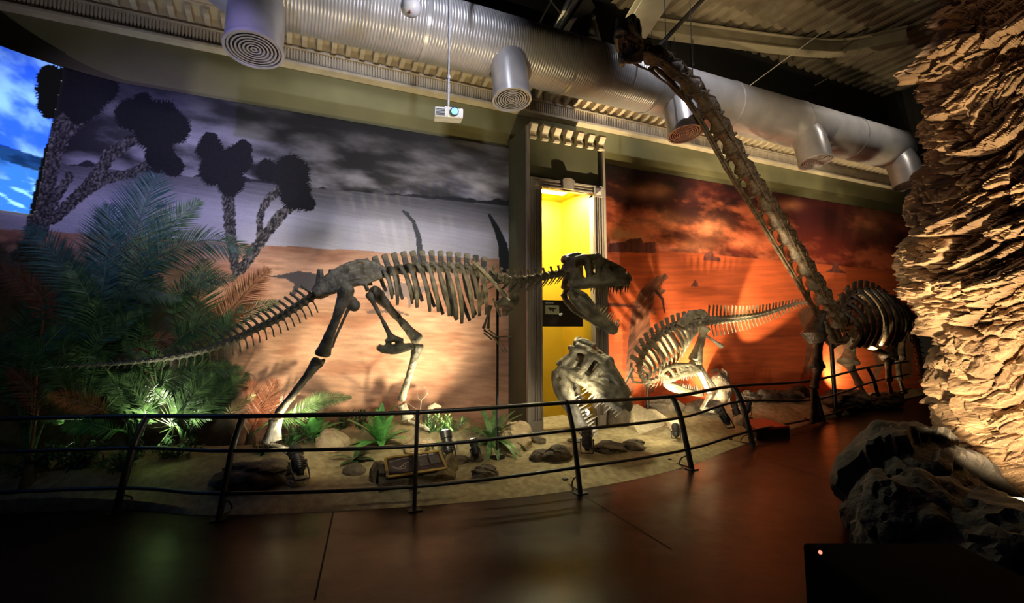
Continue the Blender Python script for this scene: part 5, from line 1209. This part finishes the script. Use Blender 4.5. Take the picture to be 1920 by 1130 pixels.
# bare twig
p = GS(785, 800); t = empty('bare_branch', p, 'thin bare twisted twig standing right of the far skeleton leg', 'branch'); b = MB(); Yt_ = p.y
b.tube([p]+[S(x, y, Yt_) for x, y in ((788,765),(790,750),(796,744),(801,738),(799,728),(792,724),(777,724))], [.009,.008,.007,.006,.005,.004,.003,.002], 6); b.tube([S(790,752,Yt_), S(784,745,Yt_), S(783,738,Yt_)], [.004,.003,.002], 5)
b.tube([S(787,770,Yt_), S(774,762,Yt_), S(764,756,Yt_)], [.005,.004,.002], 5); b.tube([S(801,740,Yt_), S(803,732,Yt_), S(797,726,Yt_)], [.004,.003,.002], 5); b.build('twig', mat('twig_bark', (.07,.05,.035), .9), t)
# dark driftwood log like a small creature
p = S(800, 772, 5.9); b = MB(); b.tube([S(797,800,5.9), S(800,778,5.9), S(806,764,5.9), S(815,759,5.9), S(827,762,5.9)], [.05,.055,.045,.035,.012], 10); tag(b.build('driftwood', M_rockd, loc=p), 'dark curved driftwood piece poking above the railing right of the twig', 'driftwood')
# stones row of pale scree behind the panel
rock(770,838,(.10,.07,.06),'small bright stone beside the far skeleton foot',60,M_rockt); rock(800,828,(.11,.07,.05),'flat pale stone under the bushy plant',61,M_rockt)

# ================================================================== GROUND SPOTLIGHTS
WARM = (1,.78,.46); WY = (1,.86,.55)
place_spot(562,905, S(500,640,6.3), 'black spotlight on the sand nearest the left railing, below the near skeleton foot', 1.25)
place_spot(842,868, S(800,600,6.0), 'black spotlight tilted left at the right corner of the information panel', 1.2)
place_spot(893,868, S(850,650,6.0), 'short black spotlight among the dark rocks by the neck support post', .9)
place_spot(1101,855, S(1098,660,5.8), 'upright black spotlight on the sand just right of a railing post', 1.2)
place_spot(1097,800, S(1105,690,5.5), 'black spotlight under the hanging skull, nearest the alcove', 1.0)
place_spot(1268,828, S(1262,700,6.0), 'small round black spotlight in front of the pale slab', .95)
place_spot(1365,806, S(1285,660,6.0), 'black spotlight tilted left toward the crouching skeleton', 1.25)
place_spot(1383,788, S(1340,640,6.2), 'black spotlight behind the tilted one, its head turned left', 1.0)
place_spot(1402,782, S(1420,560,6.4), 'black spotlight touching a railing post, with a bright round glass', 1.0)
# ================================================================== LIGHTS
w = bpy.data.worlds.new('hall'); sc.world = w; w.use_nodes = True; w.node_tree.nodes['Background'].inputs[0].default_value = (.6,.7,1,1); w.node_tree.nodes['Background'].inputs[1].default_value = .002
def sp(name, fr, to, P, col, ang, bl=.6, rad=.03): spot(name, Vector(fr), Vector(to), P, col, ang, bl, rad)
GX = lambda x, y, z: Vector((x, y, z))
# left mural from the sand
l = GS(562,905); sp('beam', l+GX(.02,.1,.36), S(505,650,6.5), 70, WY, 75, .8)
sp('beam', GS(893,868)+GX(0,.05,.3), S(720,640,6.6), 150, WY, 80, .9)
sp('beam', GS(842,868)+GX(-.02,.1,.36), S(800,590,6.6), 90, WY, 80, .9)
sp('beam', GS(300,870)+GX(0,-.2,.2), S(340,720,6.0), 26, (1,1,.75), 120, .8)  # added fill under the palms, no fixture at this spot
sp('beam', GS(140,860)+GX(0,0,.05), S(160,790,6.0), 14, (.7,1,.5), 100, .8)
# violet wash on the upper left of the lake
sp('beam', (-.6,2.2,4.6), S(300,330,6.6), 190, (.42,.36,1), 44, .9)
sp('beam', S(840,216,3.9), S(170,400,6.6), 40, (.12,.12,1), 30, .8)
# cool wash of the printed clouds and the lake
sp('beam', (2.2,1.4,4.2), S(660,350,6.6), 330, (.88,.86,1), 56, 1, .2)
# front fill on palms
sp('beam', (-.8,1.5,3.2), S(250,580,6.0), 30, (.8,.95,.9), 42, 1, .15)
# big skeleton from upper front
sp('beam', (1.6,1.6,4.3), S(720,520,5.4), 26, (.95,.95,.7), 46, .9)
# pilaster and hanging skull
sp('beam', GS(1101,855)+GX(0,.05,.36), S(1090,600,6.0), 30, WY, 60, .8)
sp('beam', (2.6,2.2,3.2), S(1085,670,5.4), 15, (1,.95,.75), 26, .8)
sp('beam', GS(1097,800)+GX(0,0,.25), S(1120,700,5.5), 4, WARM, 70, .7)
# sand foreground
sp('beam', (2.8,2.0,4.6), GX(2.6,5.5,0), 45, (1,.85,.5), 46, 1, .08)
sp('beam', (5.6,3.0,4.6), GX(5.4,5.6,0), 30, (1,.8,.5), 55, .9, .08)
# red mural
sp('beam', GS(1268,828)+GX(0,.05,.25), S(1285,690,6.0), 50, WY, 75, .7)
sp('beam', GS(1365,806)+GX(-.03,.1,.32), S(1255,680,6.0), 130, WY, 75, .7)
sp('beam', (6.2,6.1,.3), S(1330,480,6.6), 170, WARM, 75, .8)  # unseen added source behind the crouching skeleton, no fixture built here
sp('beam', GS(1402,782)+GX(.05,.08,.28), S(1450,540,6.6), 420, WARM, 32, .4)
sp('beam', GX(8.2,6.1,.35), S(1470,520,6.6), 150, WARM, 60, .7)
sp('beam', GX(10.1,6.25,.35), S(1620,620,6.6), 90, WARM, 110, .8)
sp('beam', (4.75,6.35,.6), S(1188,470,6.6), 80, WARM, 26, .5)
sp('beam', (4.4,1.6,4.4), S(1400,360,6.6), 100, (1,.8,.6), 46, 1)
# cornice and duct wash
sp('beam', (4.9,5.0,1.0), (4.1,6.4,5.0), 650, WARM, 42, .9)
sp('beam', (6.5,4.9,1.0), (7.5,6.3,4.8), 300, WARM, 60, .9)
sp('beam', (10,5.4,1.0), (10.5,6.3,4.8), 200, WARM, 70, .9)
sp('beam', (.6,3.0,6.8), (1.0,5.2,5.0), 150, (.75,.8,1), 60, .9)
sp('beam', (4.3,3.0,6.8), (5.0,5.2,5.0), 170, (.9,.9,1), 60, .9)
sp('beam', (9,3.0,6.8), (9.0,5.2,5.0), 150, (.9,.8,.7), 70, .9)
sp('beam', (1.6,3.2,.6), (1.3,5.9,4.8), 220, (1,.8,.45), 60, 1)
sp('beam', (-1.2,3.0,.6), (-1.0,5.9,4.9), 90, (.8,.8,1), 60, 1)
# roof deck
sp('beam', (5.2,4.6,5.6), (8.2,6.6,7.5), 60, WARM, 80, .8)
sp('beam', (3.6,5.6,5.9), S(1200,30,5.4), 50, WY, 50, .7)
# rock column
b_ = fl+GX(0,0,.05)
sp('beam', b_, (5.6,1.5,2.0), 330, (1,.74,.42), 110, .5, .06)
sp('beam', (4.0,3.4,.8), (5.25,2.55,2.1), 60, (1,.74,.45), 46, .7)
sp('beam', (3.0,-.6,5.6), (5.6,1.8,4.0), 40, (1,.62,.36), 50, .8)
sp('beam', (.9,2.6,2.6), S(770,820,5.4), 40, (1,.95,.7), 44, 1, .05)  # added front fill for the leafy plants and the panel
sp('beam', GS(1225,850)+GX(0,-.1,.5), S(1225,795,5.5), 26, WY, 70, .8)  # added to brighten the pale slab, no fixture of its own
sp('beam', (3.4,3.4,2.8), S(1110,850,5.4), 10, (1,.8,.4), 55, 1, .05)
sp('beam', (6.6,6.15,.3), S(1370,620,6.6), 60, WARM, 130, .9)
sp('beam', (5.0,6.25,.3), S(1190,640,6.6), 12, WARM, 100, .9)
sp('beam', (6.6,5.5,4.0), S(1360,400,6.6), 40, (1,.8,.6), 120, 1, .1)  # added wash on the red sky behind the long neck, source unseen
sp('beam', (9.6,5.5,4.0), S(1560,430,6.6), 20, (1,.8,.6), 120, 1, .1)
sp('beam', (1.3,4.8,.75), (1.2,5.9,.25), 13, WY, 120, 1)  # low fills from here on added to brighten the plants
sp('beam', (2.4,4.8,.7), (2.4,5.8,.25), 7, WY, 110, 1)
sp('beam', (.2,4.9,.7), (.3,5.8,.35), 6, WY, 110, 1)
